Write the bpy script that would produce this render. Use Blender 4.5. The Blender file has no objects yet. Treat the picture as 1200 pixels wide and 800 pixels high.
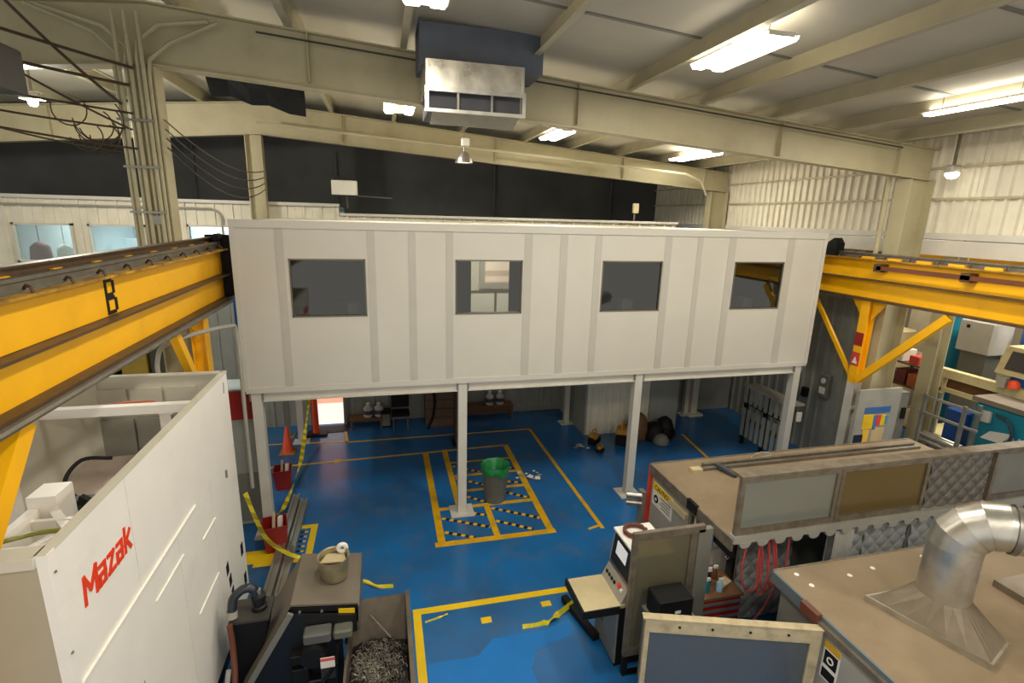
import bpy, bmesh, math, random
from mathutils import Vector, Matrix
random.seed(7)
SC = bpy.context.scene
COL = SC.collection

# ------------------------------------------------------------------ camera
FPX = 602.28
YAW, PITCH, ROLL = math.radians(14.2255), math.radians(13.7023), math.radians(-1.6009)
CAM = Vector((0, 0, 6.0))
cy, sy, cp, sp, cr, sr = math.cos(YAW), math.sin(YAW), math.cos(PITCH), math.sin(PITCH), math.cos(ROLL), math.sin(ROLL)
fw = Vector((sy*cp, cy*cp, -sp)); rt = Vector((cy, -sy, 0)); dn = fw.cross(rt)
rt2 = cr*rt + sr*dn; dn2 = -sr*rt + cr*dn
cd = bpy.data.cameras.new('camera'); cam = bpy.data.objects.new('camera', cd); COL.objects.link(cam)
cd.sensor_width = 36.0; cd.lens = 36.0*FPX/1200.0; cd.clip_start = 0.05; cd.clip_end = 200
m = Matrix.Identity(4)
for i in range(3):
    m[i][0] = rt2[i]; m[i][1] = -dn2[i]; m[i][2] = -fw[i]; m[i][3] = CAM[i]
cam.matrix_world = m
SC.camera = cam

# ------------------------------------------------------------------ world, view
w = bpy.data.worlds.new('hall_ambient'); SC.world = w; w.use_nodes = True
bg = w.node_tree.nodes['Background']
bg.inputs[0].default_value = (1.0, 0.95, 0.86, 1); bg.inputs[1].default_value = 0.85
SC.view_settings.view_transform = 'Standard'; SC.view_settings.look = 'None'
SC.view_settings.gamma = 1.0; SC.view_settings.use_curve_mapping = False
SC.view_settings.exposure = 0.25
TUBE_POWER = 95.0
LAMP_RGB = (1.0, 0.95, 0.84)

# ------------------------------------------------------------------ materials
def lin(c):
    return tuple(((v/255)/12.92 if v/255 <= 0.04045 else ((v/255+0.055)/1.055)**2.4) for v in c)
MATS = {}
def mat(name, rgb, rough=0.5, metal=0.0, var=0.12, scale=3.0, bump=0.0, bscale=40.0, dirt=None, spec=0.5, rvar=0.0, coord='Object'):
    if name in MATS: return MATS[name]
    M = bpy.data.materials.new(name); M.use_nodes = True
    nt = M.node_tree; N = nt.nodes; L = nt.links
    b = N['Principled BSDF']; c = lin(rgb)
    b.inputs['Roughness'].default_value = rough; b.inputs['Metallic'].default_value = metal
    b.inputs['Specular IOR Level'].default_value = spec
    tc = N.new('ShaderNodeTexCoord')
    nz = N.new('ShaderNodeTexNoise'); nz.inputs['Scale'].default_value = scale; nz.inputs['Detail'].default_value = 5
    L.new(tc.outputs[coord], nz.inputs['Vector'])
    rp = N.new('ShaderNodeValToRGB')
    rp.color_ramp.elements[0].position = 0.3; rp.color_ramp.elements[1].position = 0.7
    rp.color_ramp.elements[0].color = (*[v*(1-var) for v in c], 1); rp.color_ramp.elements[1].color = (*[min(1, v*(1+var)) for v in c], 1)
    L.new(nz.outputs['Fac'], rp.inputs['Fac'])
    out = rp.outputs['Color']
    if dirt:
        drgb, amt, dsc = dirt
        n2 = N.new('ShaderNodeTexNoise'); n2.inputs['Scale'].default_value = dsc; n2.inputs['Detail'].default_value = 8; n2.inputs['Roughness'].default_value = 0.65
        L.new(tc.outputs[coord], n2.inputs['Vector'])
        r2 = N.new('ShaderNodeValToRGB'); r2.color_ramp.elements[0].position = 0.62-0.3*amt; r2.color_ramp.elements[1].position = 0.78-0.15*amt
        r2.color_ramp.elements[0].color = (0, 0, 0, 1); r2.color_ramp.elements[1].color = (amt, amt, amt, 1)
        L.new(n2.outputs['Fac'], r2.inputs['Fac'])
        mx = N.new('ShaderNodeMix'); mx.data_type = 'RGBA'
        L.new(r2.outputs['Color'], mx.inputs['Factor']); L.new(out, mx.inputs['A']); mx.inputs['B'].default_value = (*lin(drgb), 1)
        out = mx.outputs['Result']
    L.new(out, b.inputs['Base Color'])
    if rvar:
        mr = N.new('ShaderNodeMapRange'); mr.inputs['To Min'].default_value = max(0.02, rough-rvar); mr.inputs['To Max'].default_value = min(1, rough+rvar)
        L.new(nz.outputs['Fac'], mr.inputs['Value']); L.new(mr.outputs['Result'], b.inputs['Roughness'])
    if bump:
        n3 = N.new('ShaderNodeTexNoise'); n3.inputs['Scale'].default_value = bscale; n3.inputs['Detail'].default_value = 4
        L.new(tc.outputs[coord], n3.inputs['Vector'])
        bp = N.new('ShaderNodeBump'); bp.inputs['Strength'].default_value = bump; bp.inputs['Distance'].default_value = 0.02
        L.new(n3.outputs['Fac'], bp.inputs['Height']); L.new(bp.outputs['Normal'], b.inputs['Normal'])
    MATS[name] = M
    return M
def mat_emit(name, rgb, strength):
    M = bpy.data.materials.new(name); M.use_nodes = True
    b = M.node_tree.nodes['Principled BSDF']
    b.inputs['Base Color'].default_value = (0.9, 0.9, 0.9, 1)
    b.inputs['Emission Color'].default_value = (*lin(rgb), 1); b.inputs['Emission Strength'].default_value = strength
    MATS[name] = M; return M
def mat_pane(name, tint, gloss, rough=0.03, haze=0.0, hcol=(120, 120, 110)):
    """see-through pane: tinted transparency, a share of haze (scratched, dusty sheet) and mirror gloss"""
    M = bpy.data.materials.new(name); M.use_nodes = True
    nt = M.node_tree; N = nt.nodes; L = nt.links
    N.remove(N['Principled BSDF']); out = N['Material Output']
    t = N.new('ShaderNodeBsdfTransparent'); t.inputs[0].default_value = (*lin(tint), 1)
    d = N.new('ShaderNodeBsdfDiffuse'); d.inputs[0].default_value = (*lin(hcol), 1)
    g = N.new('ShaderNodeBsdfGlossy'); g.inputs['Roughness'].default_value = rough
    m1 = N.new('ShaderNodeMixShader'); m1.inputs[0].default_value = haze
    L.new(t.outputs[0], m1.inputs[1]); L.new(d.outputs[0], m1.inputs[2])
    m2 = N.new('ShaderNodeMixShader'); m2.inputs[0].default_value = gloss
    L.new(m1.outputs[0], m2.inputs[1]); L.new(g.outputs[0], m2.inputs[2]); L.new(m2.outputs[0], out.inputs[0])
    MATS[name] = M; return M
def mat_stripes(name, c1, c2, freq, rough=0.5, axis=(1, 0, 0), coord='Object'):
    M = bpy.data.materials.new(name); M.use_nodes = True
    nt = M.node_tree; N = nt.nodes; L = nt.links; b = N['Principled BSDF']; b.inputs['Roughness'].default_value = rough
    tc = N.new('ShaderNodeTexCoord'); dp = N.new('ShaderNodeVectorMath'); dp.operation = 'DOT_PRODUCT'
    dp.inputs[1].default_value = Vector(axis)*freq
    L.new(tc.outputs[coord], dp.inputs[0])
    fr = N.new('ShaderNodeMath'); fr.operation = 'FRACT'; L.new(dp.outputs['Value'], fr.inputs[0])
    gt = N.new('ShaderNodeMath'); gt.operation = 'GREATER_THAN'; gt.inputs[1].default_value = 0.5; L.new(fr.outputs[0], gt.inputs[0])
    mx = N.new('ShaderNodeMix'); mx.data_type = 'RGBA'; L.new(gt.outputs[0], mx.inputs['Factor'])
    mx.inputs['A'].default_value = (*lin(c1), 1); mx.inputs['B'].default_value = (*lin(c2), 1)
    L.new(mx.outputs['Result'], b.inputs['Base Color']); MATS[name] = M; return M

OFFW = mat('office_panel_cream', (204, 199, 186), 0.45, var=0.03, scale=1.2)
OFFB = mat('office_batten_grey', (187, 182, 170), 0.45, var=0.03)
WHITE = mat('white_paint', (205, 200, 188), 0.45, var=0.05)
CREAM = mat('cream_steel_paint', (180, 170, 136), 0.55, var=0.07, dirt=((130, 115, 80), 0.4, 1.5))
CREAM2 = mat('cream_purlin_paint', (178, 170, 142), 0.55, var=0.07)
ROOF = mat('roof_insulation_facing', (194, 187, 168), 0.6, var=0.06, scale=0.8, bump=0.15, bscale=3)
SHEET = mat('white_wall_sheet', (224, 217, 196), 0.5, var=0.06)
GREYSHEET = mat('grey_wall_sheet', (150, 150, 140), 0.55, var=0.08)
DARK = mat('black_curtain', (90, 90, 88), 0.9, var=0.2, scale=0.7)
YEL = mat('crane_yellow', (250, 184, 2), 0.45, var=0.05, scale=2, dirt=((190, 130, 10), 0.2, 2.5))
YELD = mat('crane_yellow_worn', (200, 150, 40), 0.55, var=0.2, scale=9, dirt=((80, 55, 30), 0.8, 5))
RAIL = mat('rail_brown_steel', (92, 70, 46), 0.5, 0.3, var=0.2, scale=8)
RAILG = mat('rail_grey_steel', (128, 122, 110), 0.4, 0.6, var=0.15, scale=8)
BLK = mat('black_paint', (16, 15, 14), 0.6, var=0.2, spec=0.3)
BLKG = mat('black_gloss', (14, 14, 14), 0.5, var=0.2)
FYEL = mat('floor_line_yellow', (224, 172, 22), 0.4, var=0.08, dirt=((140, 110, 40), 0.5, 3.5))
FYELB = mat('floor_line_bright', (236, 196, 20), 0.38, var=0.06)
GALV = mat('galvanised_steel', (190, 186, 176), 0.32, 0.85, var=0.15, scale=6, rvar=0.1)
STEEL = mat('bare_steel', (140, 136, 128), 0.38, 0.8, var=0.15, scale=5, rvar=0.1)
ALU = mat('aluminium', (176, 174, 166), 0.35, 0.75, var=0.08)
MAZ = mat('machine_white', (243, 237, 226), 0.4, var=0.02, dirt=((190, 178, 160), 0.2, 1.2))
MAZI = mat('machine_inner_cream', (208, 202, 184), 0.45, var=0.05)
MAZE = mat('machine_beige_end', (176, 165, 140), 0.5, var=0.04)
MGREY = mat('machine_grey', (120, 118, 108), 0.45, var=0.08)
MGREYL = mat('machine_light_grey', (160, 156, 144), 0.45, var=0.08)
DUST = mat('dusty_brown_top', (138, 120, 94), 0.75, var=0.08, scale=2.5, dirt=((118, 96, 70), 0.5, 1.8), bump=0.1)
EDGE = mat('worn_frame_steel', (126, 116, 100), 0.5, 0.35, var=0.15, scale=6, dirt=((84, 72, 56), 0.6, 7))
RED = mat('red_paint', (150, 34, 26), 0.4, var=0.1)
MRED = mat('logo_red', (232, 62, 22), 0.45, var=0.03)
ORANGE = mat('safety_orange', (240, 84, 40), 0.45, var=0.05)
TEAL = mat('teal_paint', (18, 126, 148), 0.45, var=0.06)
BLUE = mat('blue_plastic', (24, 70, 140), 0.4, var=0.08)
GREEN = mat('green_bag', (26, 120, 62), 0.3, var=0.2, scale=14, bump=0.5, bscale=18)
WOOD = mat('brown_wood', (104, 72, 44), 0.6, var=0.15, scale=5)
CARD = mat('cardboard_tan', (160, 112, 70), 0.7, var=0.1)
HOSE = mat('red_hose', (216, 92, 86), 0.4, var=0.05)
HOSEB = mat('brown_hose', (104, 58, 40), 0.5, var=0.1)
PAPER = mat('paper_white', (232, 228, 218), 0.7, var=0.02)
BEIGE = mat('beige_plastic', (196, 180, 140), 0.5, var=0.06)
LATHE = mat('lathe_cream', (206, 192, 142), 0.45, var=0.06, dirt=((120, 100, 70), 0.4, 3))
SCREEN = mat('dark_screen', (70, 66, 68), 0.2, var=0.1)
PANEDK = mat_pane('office_window_glass', (205, 208, 204), 0.07)
PANECL = mat_pane('clear_window_glass', (225, 232, 230), 0.08)
PANEGR = mat_pane('machine_window_sheet', (120, 128, 122), 0.14, 0.12, 0.6, (156, 160, 150))
PANEAM = mat_pane('machine_window_amber', (110, 92, 52), 0.10, 0.15, 0.6, (128, 108, 66))
PANEDR = mat_pane('door_window_sheet', (150, 165, 178), 0.10, 0.1, 0.45, (120, 124, 126))
PANESM = mat_pane('smoky_window_sheet', (170, 160, 132), 0.12, 0.1, 0.45, (150, 142, 114))
TUBE = mat_emit('tube_glow', (255, 246, 226), 9.0)
HAZ = mat_stripes('hazard_tape_stripes', (226, 176, 30), (26, 26, 28), 6.0, axis=(1, 0, 0))
CTAPE = mat('caution_tape_yellow', (226, 208, 30), 0.4, var=0.15, scale=20)

# ------------------------------------------------------------------ mesh helpers
class B:
    def __init__(s): s.v = []; s.f = []
    def add(s, vs, fs):
        o = len(s.v); s.v += [tuple(v) for v in vs]; s.f += [tuple(i+o for i in f) for f in fs]; return s
    def box(s, x0, x1, y0, y1, z0, z1):
        if x0 > x1: x0, x1 = x1, x0
        if y0 > y1: y0, y1 = y1, y0
        if z0 > z1: z0, z1 = z1, z0
        return s.add([(x0,y0,z0),(x1,y0,z0),(x1,y1,z0),(x0,y1,z0),(x0,y0,z1),(x1,y0,z1),(x1,y1,z1),(x0,y1,z1)],
            [(0,3,2,1),(4,5,6,7),(0,1,5,4),(1,2,6,5),(2,3,7,6),(3,0,4,7)])
    def bbox(s, x0, x1, y0, y1, z0, z1, c=0.02):
        """box with chamfered vertical and top edges"""
        if x0 > x1: x0, x1 = x1, x0
        if y0 > y1: y0, y1 = y1, y0
        p = [(x0+c,y0),(x1-c,y0),(x1,y0+c),(x1,y1-c),(x1-c,y1),(x0+c,y1),(x0,y1-c),(x0,y0+c)]
        q = [(min(max(x, x0+c), x1-c), min(max(y, y0+c), y1-c)) for x, y in p]
        vs = [(x,y,z0) for x,y in p]+[(x,y,z1-c) for x,y in p]+[(x,y,z1) for x,y in q]
        fs = [tuple(range(7,-1,-1)), tuple(range(16,24))]
        for k in (0,8):
            for i in range(8): j = (i+1)%8; fs.append((k+i,k+j,k+8+j,k+8+i))
        return s.add(vs, fs)
    def prism(s, poly, axis, a, b):
        """poly: 2D outline; extruded along axis ('x': poly=(y,z); 'y': (x,z); 'z': (x,y))"""
        def P(u, v, t): return (t,u,v) if axis == 'x' else ((u,t,v) if axis == 'y' else (u,v,t))
        n = len(poly)
        vs = [P(u,v,a) for u,v in poly]+[P(u,v,b) for u,v in poly]
        fs = [tuple(range(n)), tuple(range(2*n-1,n-1,-1))]+[(i,i+n,(i+1)%n+n,(i+1)%n) for i in range(n)]
        return s.add(vs, fs)
    def bar(s, p, q, w, h=None, up=(0,0,1)):
        """rectangular bar from p to q; w across, h along up"""
        h = h or w; p = Vector(p); q = Vector(q); d = (q-p).normalized(); u = Vector(up)
        if abs(d.dot(u)) > 0.98: u = Vector((0,1,0))
        a = d.cross(u).normalized(); u = a.cross(d).normalized()
        vs = [e+a*sx*w/2+u*sz*h/2 for e in (p,q) for sx,sz in ((-1,-1),(1,-1),(1,1),(-1,1))]
        return s.add(vs, [(0,1,2,3),(7,6,5,4),(0,4,5,1),(1,5,6,2),(2,6,7,3),(3,7,4,0)])
    def tube(s, pts, r, n=8, cap=True, r1=None):
        pts = [Vector(p) for p in pts]; rings = []; m = len(pts)
        t0 = (pts[1]-pts[0]).normalized(); up = Vector((0,0,1)) if abs(t0.z) < 0.9 else Vector((1,0,0))
        a = t0.cross(up).normalized()
        for i, p in enumerate(pts):
            t = (pts[min(i+1,m-1)]-pts[max(i-1,0)]).normalized()
            a = (a-t*a.dot(t)).normalized(); b = t.cross(a)
            rr = r if r1 is None else r+(r1-r)*i/(m-1)
            rings.append([p+(a*math.cos(2*math.pi*k/n)+b*math.sin(2*math.pi*k/n))*rr for k in range(n)])
        vs = [v for R in rings for v in R]; fs = []
        for i in range(m-1):
            for k in range(n): j = (k+1)%n; fs.append((i*n+k,i*n+j,(i+1)*n+j,(i+1)*n+k))
        if cap: fs += [tuple(range(n-1,-1,-1)), tuple(range((m-1)*n,m*n))]
        return s.add(vs, fs)
    def lathe(s, prof, c=(0,0,0), n=20):
        """prof: (r,z) list revolved about the vertical through c"""
        vs = []; fs = []
        for r, z in prof:
            for k in range(n): a = 2*math.pi*k/n; vs.append((c[0]+r*math.cos(a), c[1]+r*math.sin(a), c[2]+z))
        for i in range(len(prof)-1):
            for k in range(n): j = (k+1)%n; fs.append((i*n+k,i*n+j,(i+1)*n+j,(i+1)*n+k))
        return s.add(vs, fs)
    def disc(s, c, r, nrm=(0,0,1), n=16):
        nrm = Vector(nrm).normalized(); a = nrm.orthogonal().normalized(); b = nrm.cross(a); c = Vector(c)
        return s.add([c+(a*math.cos(2*math.pi*k/n)+b*math.sin(2*math.pi*k/n))*r for k in range(n)], [tuple(range(n))])
    def quad(s, a, b, c, d): return s.add([a,b,c,d], [(0,1,2,3)])

def root_of(o):
    while o.parent: o = o.parent
    return o
def tag(o, label=None, cat=None, group=None, kind=None):
    if label: o['label'] = label
    if cat: o['category'] = cat
    if group: o['group'] = group
    if kind: o['kind'] = kind
    return o
def mk(name, b, material, parent=None, local=False, smooth=False, **t):
    """one mesh object; coordinates are world ones unless local"""
    me = bpy.data.meshes.new(name); vs = b.v
    if parent is not None and not local:
        R = root_of(parent); inv = (Matrix.Translation(R.location) @ R.rotation_euler.to_matrix().to_4x4()).inverted()
        vs = [inv @ Vector(v) for v in vs]
    off = None
    if parent is None and not local:
        xs = [v[0] for v in vs]; ys = [v[1] for v in vs]; zs = [v[2] for v in vs]
        off = Vector(((min(xs)+max(xs))/2, (min(ys)+max(ys))/2, min(zs))); vs = [Vector(v)-off for v in vs]
    me.from_pydata([tuple(v) for v in vs], [], b.f); me.update()
    bm = bmesh.new(); bm.from_mesh(me); bmesh.ops.recalc_face_normals(bm, faces=bm.faces); bm.to_mesh(me); bm.free()
    me.materials.append(material)
    if smooth:
        for p in me.polygons: p.use_smooth = True
        try: me.set_sharp_from_angle(angle=math.radians(40))
        except Exception: pass
    o = bpy.data.objects.new(name, me); COL.objects.link(o)
    if off is not None: o.location = off
    if parent is not None: o.parent = parent
    return tag(o, **t)
def thing(name, label, cat, loc=(0,0,0), rz=0.0, group=None, kind=None):
    o = bpy.data.objects.new(name, None); COL.objects.link(o); o.empty_display_size = 0.1
    o.location = loc; o.rotation_euler = (0,0,rz)
    return tag(o, label, cat, group, kind)
def dup(src, loc, rz=None, label=None):
    c = src.copy(); COL.objects.link(c); c.location = loc
    if rz is not None: c.rotation_euler = (0,0,rz)
    if label: c['label'] = label
    for ch in src.children:
        k = ch.copy(); COL.objects.link(k); k.parent = c
        for g in ch.children: q = g.copy(); COL.objects.link(q); q.parent = k
    return c
def like(src, parent, dx=(0,0,0)):
    """a further alike piece sharing mesh data"""
    c = src.copy(); COL.objects.link(c); c.parent = parent; c.location = Vector(src.location)+Vector(dx); return c
def text(name, body, size, M, parent, origin, ux, uy, depth=0.004, squash=1.0):
    """raised lettering: baseline start at origin, along ux, up uy (world)"""
    cu = bpy.data.curves.new(name, 'FONT'); cu.body = body; cu.size = size; cu.extrude = depth/2
    t = bpy.data.objects.new(name, cu); COL.objects.link(t)
    bpy.context.view_layer.update()
    me = bpy.data.meshes.new_from_object(t.evaluated_get(bpy.context.evaluated_depsgraph_get()))
    bpy.data.objects.remove(t); bpy.data.curves.remove(cu)
    ux = Vector(ux).normalized(); uy = Vector(uy).normalized(); uz = ux.cross(uy); O = Vector(origin)
    b = B(); b.add([O+ux*v.co.x*squash+uy*v.co.y+uz*v.co.z for v in me.vertices], [tuple(p.vertices) for p in me.polygons])
    bpy.data.meshes.remove(me)
    return mk(name, b, M, parent)
def arc(c, r, a0, a1, n, plane='xz'):
    out = []
    for i in range(n+1):
        a = a0+(a1-a0)*i/n; u, v = r*math.cos(a), r*math.sin(a)
        out.append((c[0]+u, c[1], c[2]+v) if plane == 'xz' else ((c[0], c[1]+u, c[2]+v) if plane == 'yz' else (c[0]+u, c[1]+v, c[2])))
    return out
def sag(p, q, s, n=10):
    p = Vector(p); q = Vector(q)
    return [p.lerp(q, i/n)-Vector((0,0,1))*s*4*(i/n)*(1-i/n) for i in range(n+1)]
def spline(pts, n=6):
    P = [Vector(p) for p in pts]; P = [P[0]*2-P[1]]+P+[P[-1]*2-P[-2]]; out = []
    for i in range(1, len(P)-2):
        for k in range(n):
            t = k/n; a, b, c, d = P[i-1:i+3]
            out.append(0.5*((2*b)+(c-a)*t+(2*a-5*b+4*c-d)*t*t+(3*b-a-3*c+d)*t**3))
    return out+[P[-2]]

# ================================================================== FLOOR
def floor_material():
    M = bpy.data.materials.new('blue_epoxy_floor'); M.use_nodes = True
    nt = M.node_tree; N = nt.nodes; L = nt.links; b = N['Principled BSDF']
    tc = N.new('ShaderNodeTexCoord')
    def noise(s, d=5, r=0.55):
        n = N.new('ShaderNodeTexNoise'); n.inputs['Scale'].default_value = s; n.inputs['Detail'].default_value = d; n.inputs['Roughness'].default_value = r
        L.new(tc.outputs['Object'], n.inputs['Vector']); return n
    def ramp(src, p0, p1, c0, c1):
        r = N.new('ShaderNodeValToRGB'); r.color_ramp.elements[0].position = p0; r.color_ramp.elements[1].position = p1
        r.color_ramp.elements[0].color = (*c0, 1); r.color_ramp.elements[1].color = (*c1, 1); L.new(src, r.inputs['Fac']); return r
    n1 = noise(0.55, 3); base = ramp(n1.outputs['Fac'], 0.35, 0.66, lin((44, 92, 140)), lin((30, 112, 180)))
    n2 = noise(1.6, 8, 0.7); dirt = ramp(n2.outputs['Fac'], 0.50, 0.78, (0, 0, 0), (0.7, 0.7, 0.7))
    mx = N.new('ShaderNodeMix'); mx.data_type = 'RGBA'; L.new(dirt.outputs['Color'], mx.inputs['Factor']); L.new(base.outputs['Color'], mx.inputs['A']); mx.inputs['B'].default_value = (*lin((88, 98, 106)), 1)
    n3 = noise(5.0, 8, 0.75); sc = ramp(n3.outputs['Fac'], 0.66, 0.74, (0, 0, 0), (0.35, 0.35, 0.35))
    m2 = N.new('ShaderNodeMix'); m2.data_type = 'RGBA'; L.new(sc.outputs['Color'], m2.inputs['Factor']); L.new(mx.outputs['Result'], m2.inputs['A']); m2.inputs['B'].default_value = (*lin((120, 150, 176)), 1)
    L.new(m2.outputs['Result'], b.inputs['Base Color'])
    rr = N.new('ShaderNodeMapRange'); rr.inputs['To Min'].default_value = 0.10; rr.inputs['To Max'].default_value = 0.34; L.new(n2.outputs['Fac'], rr.inputs['Value']); L.new(rr.outputs['Result'], b.inputs['Roughness'])
    return M
floor = mk('floor', B().box(-24, 20, -3, 24, -0.2, 0), floor_material(), local=True, kind='structure')
def line(x0, x1, y0, y1, M=FYEL, z=0.004): return mk('floor_line', B().box(x0, x1, y0, y1, 0.0005, z), M, floor)
def line_d(p, q, w, M=FYEL): return mk('floor_line', B().bar((*p, 0.003), (*q, 0.003), w, 0.004), M, floor)
# marked bay round the second post
line(0.78, 3.14, 8.40, 8.54); line(0.84, 0.98, 8.54, 12.4); line(1.34, 1.47, 9.55, 12.45); line(2.98, 3.12, 8.54, 12.45)
line(0.98, 2.98, 9.60, 9.71); line(1.92, 2.04, 8.54, 9.60); line(1.47, 2.98, 10.25, 10.35); line(1.47, 2.98, 10.95, 11.04); line(1.47, 2.98, 11.65, 11.72)
def haz(p, q, w=0.075):
    p = Vector((*p, 0.0)); q = Vector((*q, 0.0)); d = q-p
    o = mk('hazard_tape', B().box(0, d.length, -w/2, w/2, 0.0005, 0.003), HAZ, floor, local=True)
    o.location = p; o.rotation_euler = (0, 0, math.atan2(d.y, d.x)); return o
for p, q in (((1.0, 8.84), (1.55, 8.56)), ((1.0, 9.32), (1.9, 8.84)), ((1.35, 9.55), (1.9, 9.26)), ((2.06, 9.02), (2.72, 8.6)), ((2.06, 9.5), (2.96, 8.95)),
             ((1.5, 10.15), (2.0, 9.75)), ((2.3, 10.2), (2.95, 9.75)), ((1.5, 10.9), (2.2, 10.4)), ((2.5, 10.6), (2.95, 10.4)), ((1.5, 11.5), (2.1, 11.1)), ((2.3, 11.6), (2.95, 11.1))): haz(p, q)
# long aisle lines
line_d((3.98, 13.35), (4.09, 8.35), 0.085); line_d((-3.4, 12.22), (3.0, 12.44), 0.07); line_d((-3.4, 13.62), (-1.05, 13.42), 0.06)
line_d((-1.08, 13.38), (4.0, 13.36), 0.06); line_d((-1.08, 13.38), (-1.22, 14.6), 0.07); line_d((8.25, 12.2), (8.05, 10.4), 0.08)
line(-1.32, -1.18, 12.2, 12.4)
# front work cell
line(0.28, 3.3, 6.80, 6.92, FYELB); line(0.28, 0.40, 3.4, 6.80, FYELB); line(1.28, 1.44, 6.42, 6.54, FYELB); line(2.28, 2.44, 6.56, 6.67, FYELB)
line_d((4.05, 8.45), (3.8, 8.38), 0.06)
FRESH = mat('fresh_blue_coat', (14, 118, 196), 0.3, var=0.06, scale=2)
mk('paint_patch', B().prism([(0.42, 5.0), (0.42, 5.87), (1.12, 5.86), (1.39, 6.11), (2.2, 6.1), (2.6, 6.22), (2.55, 5.95), (1.95, 5.78), (1.8, 5.5), (1.85, 5.1), (1.2, 4.7)], 'z', 0.0004, 0.0012), FRESH, floor)
# yellow pad at the left post
line(-1.52, -1.40, 8.58, 9.62, FYELB); line(-2.3, -1.52, 9.50, 9.62, FYELB); line(-2.35, -1.28, 8.48, 8.58, FYELB); line(-2.95, -1.95, 8.58, 8.95, FYELB)
for i in range(5): haz((-1.95, 9.42-i*0.15), (-1.56, 9.38-i*0.15), 0.05)

# ================================================================== CEILING
RX = -3.0
def ztop(x): return 8.395-0.0784*x if x >= RX else 8.63-0.085*(RX-x)
def zbot(x): return 7.72-0.0726*x if x >= -2.7 else 7.88-0.09*(-2.7-x)
PH = 0.24
ceiling = mk('ceiling', B().prism([(-24, ztop(-24)+PH), (RX, ztop(RX)+PH), (11.2, ztop(11.2)+PH), (11.2, ztop(11.2)+PH+0.12), (RX, ztop(RX)+PH+0.12), (-24, ztop(-24)+PH+0.12)], 'y', -3, 24), ROOF, local=True, kind='structure')
def purlin(x):
    z = ztop(x); b = B()
    # Z section: web with a lower and an upper lip
    b.prism([(x-0.09, z), (x+0.01, z), (x+0.01, z+PH-0.012), (x+0.1, z+PH-0.012), (x+0.1, z+PH), (x, z+PH), (x, z+0.012), (x-0.09, z+0.012)], 'y', -3, 24)
    return mk('purlin', b, CREAM2, ceiling)
for x in (-10.5, -8.8, -7.2, -5.6, -4.2, -2.6, -1.15, 0.43, 2.25, 4.1, 5.5, 7.0, 8.5, 9.9): purlin(x)
for y in (2.0, 4.4, 6.6, 10.8, 13.0):   # lap seams of the roof facing
    b = B()
    for xa, xb in ((-12, RX), (RX, 11.1)):
        b.prism([(xa, ztop(xa)+PH-0.014), (xb, ztop(xb)+PH-0.014), (xb, ztop(xb)+PH-0.001), (xa, ztop(xa)+PH-0.001)], 'y', y, y+0.06)
    mk('seam_strip', b, MGREY, ceiling)

def rafter(y, label, name='roof_rafter'):
    t = thing(name, label, 'rafter', (4, y, 7.0), group='tapered roof rafters')
    for xa, xb in ((-20, RX), (RX, 10.95)):
        mk('web', B().prism([(xa, zbot(xa)), (xb, zbot(xb)) if xb > 0 else (xb, zbot(-2.7)), (xb, ztop(xb)), (xa, ztop(xa))] if xb > 0 else [(xa, zbot(xa)), (xb, 7.87), (xb, ztop(xb)), (xa, ztop(xa))], 'y', y-0.012, y+0.012), CREAM, t)
        for zf, nm in ((ztop, 'top_flange'), (zbot, 'bottom_flange')):
            za, zb = zf(xa), zf(xb); s = -0.02 if nm == 'top_flange' else 0.0
            mk(nm, B().prism([(xa, za+s), (xb, zb+s), (xb, zb+s+0.02), (xa, za+s+0.02)], 'y', y-0.12, y+0.12), CREAM, t)
    for x in (-7.5, -0.95, 3.2, 7.2, 10.0):
        mk('stiffener', B().box(x-0.008, x+0.008, y-0.11, y+0.11, zbot(x)+0.02, ztop(x)-0.02), CREAM, t)
    return t
rafter(8.7, 'near cream rafter crossing the ceiling behind the galvanised duct box')
rafter(15.25, 'far cream rafter above the black curtain wall')

def column(name, label, x0, x1, y, z1, fl=0.17, M=CREAM, grp='cream building columns'):
    t = thing(name, label, 'column', ((x0+x1)/2, y, 0), group=grp)
    mk('flange', B().box(x0, x0+0.02, y-fl, y+fl, 0, z1), M, t); mk('flange', B().box(x1-0.02, x1, y-fl, y+fl, 0, z1), M, t)
    mk('web', B().box(x0+0.02, x1-0.02, y-0.01, y+0.01, 0, z1), M, t)
    mk('base_plate', B().box(x0-0.015, x1+0.015, y-fl-0.015, y+fl+0.015, 0, 0.03), M, t)
    return t
column('building_column', 'left ridge column wrapped in a bundle of conduits', -3.28, -2.93, 8.72, 7.84, 0.15)
column('building_column', 'slim ridge column in front of the white ribbed room', -3.32, -2.93, 15.25, 7.84, 0.15)
ca = column('building_column', 'wide cream column right of the mezzanine office, behind the crane beam', 10.32, 10.92, 8.7, 6.94, 0.17)
column('building_column', 'cream column rising behind the right end of the office roof', 10.3, 10.92, 15.25, 6.94, 0.15)
column('building_column', 'weathered cream post behind the long yellow knee brace', 11.55, 11.85, 8.35, 6.9, 0.14)
mk('downpipe', B().tube([(10.22, 8.93, 5.4), (10.22, 8.93, 7.0)], 0.045, 8), CREAM, ca)

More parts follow.
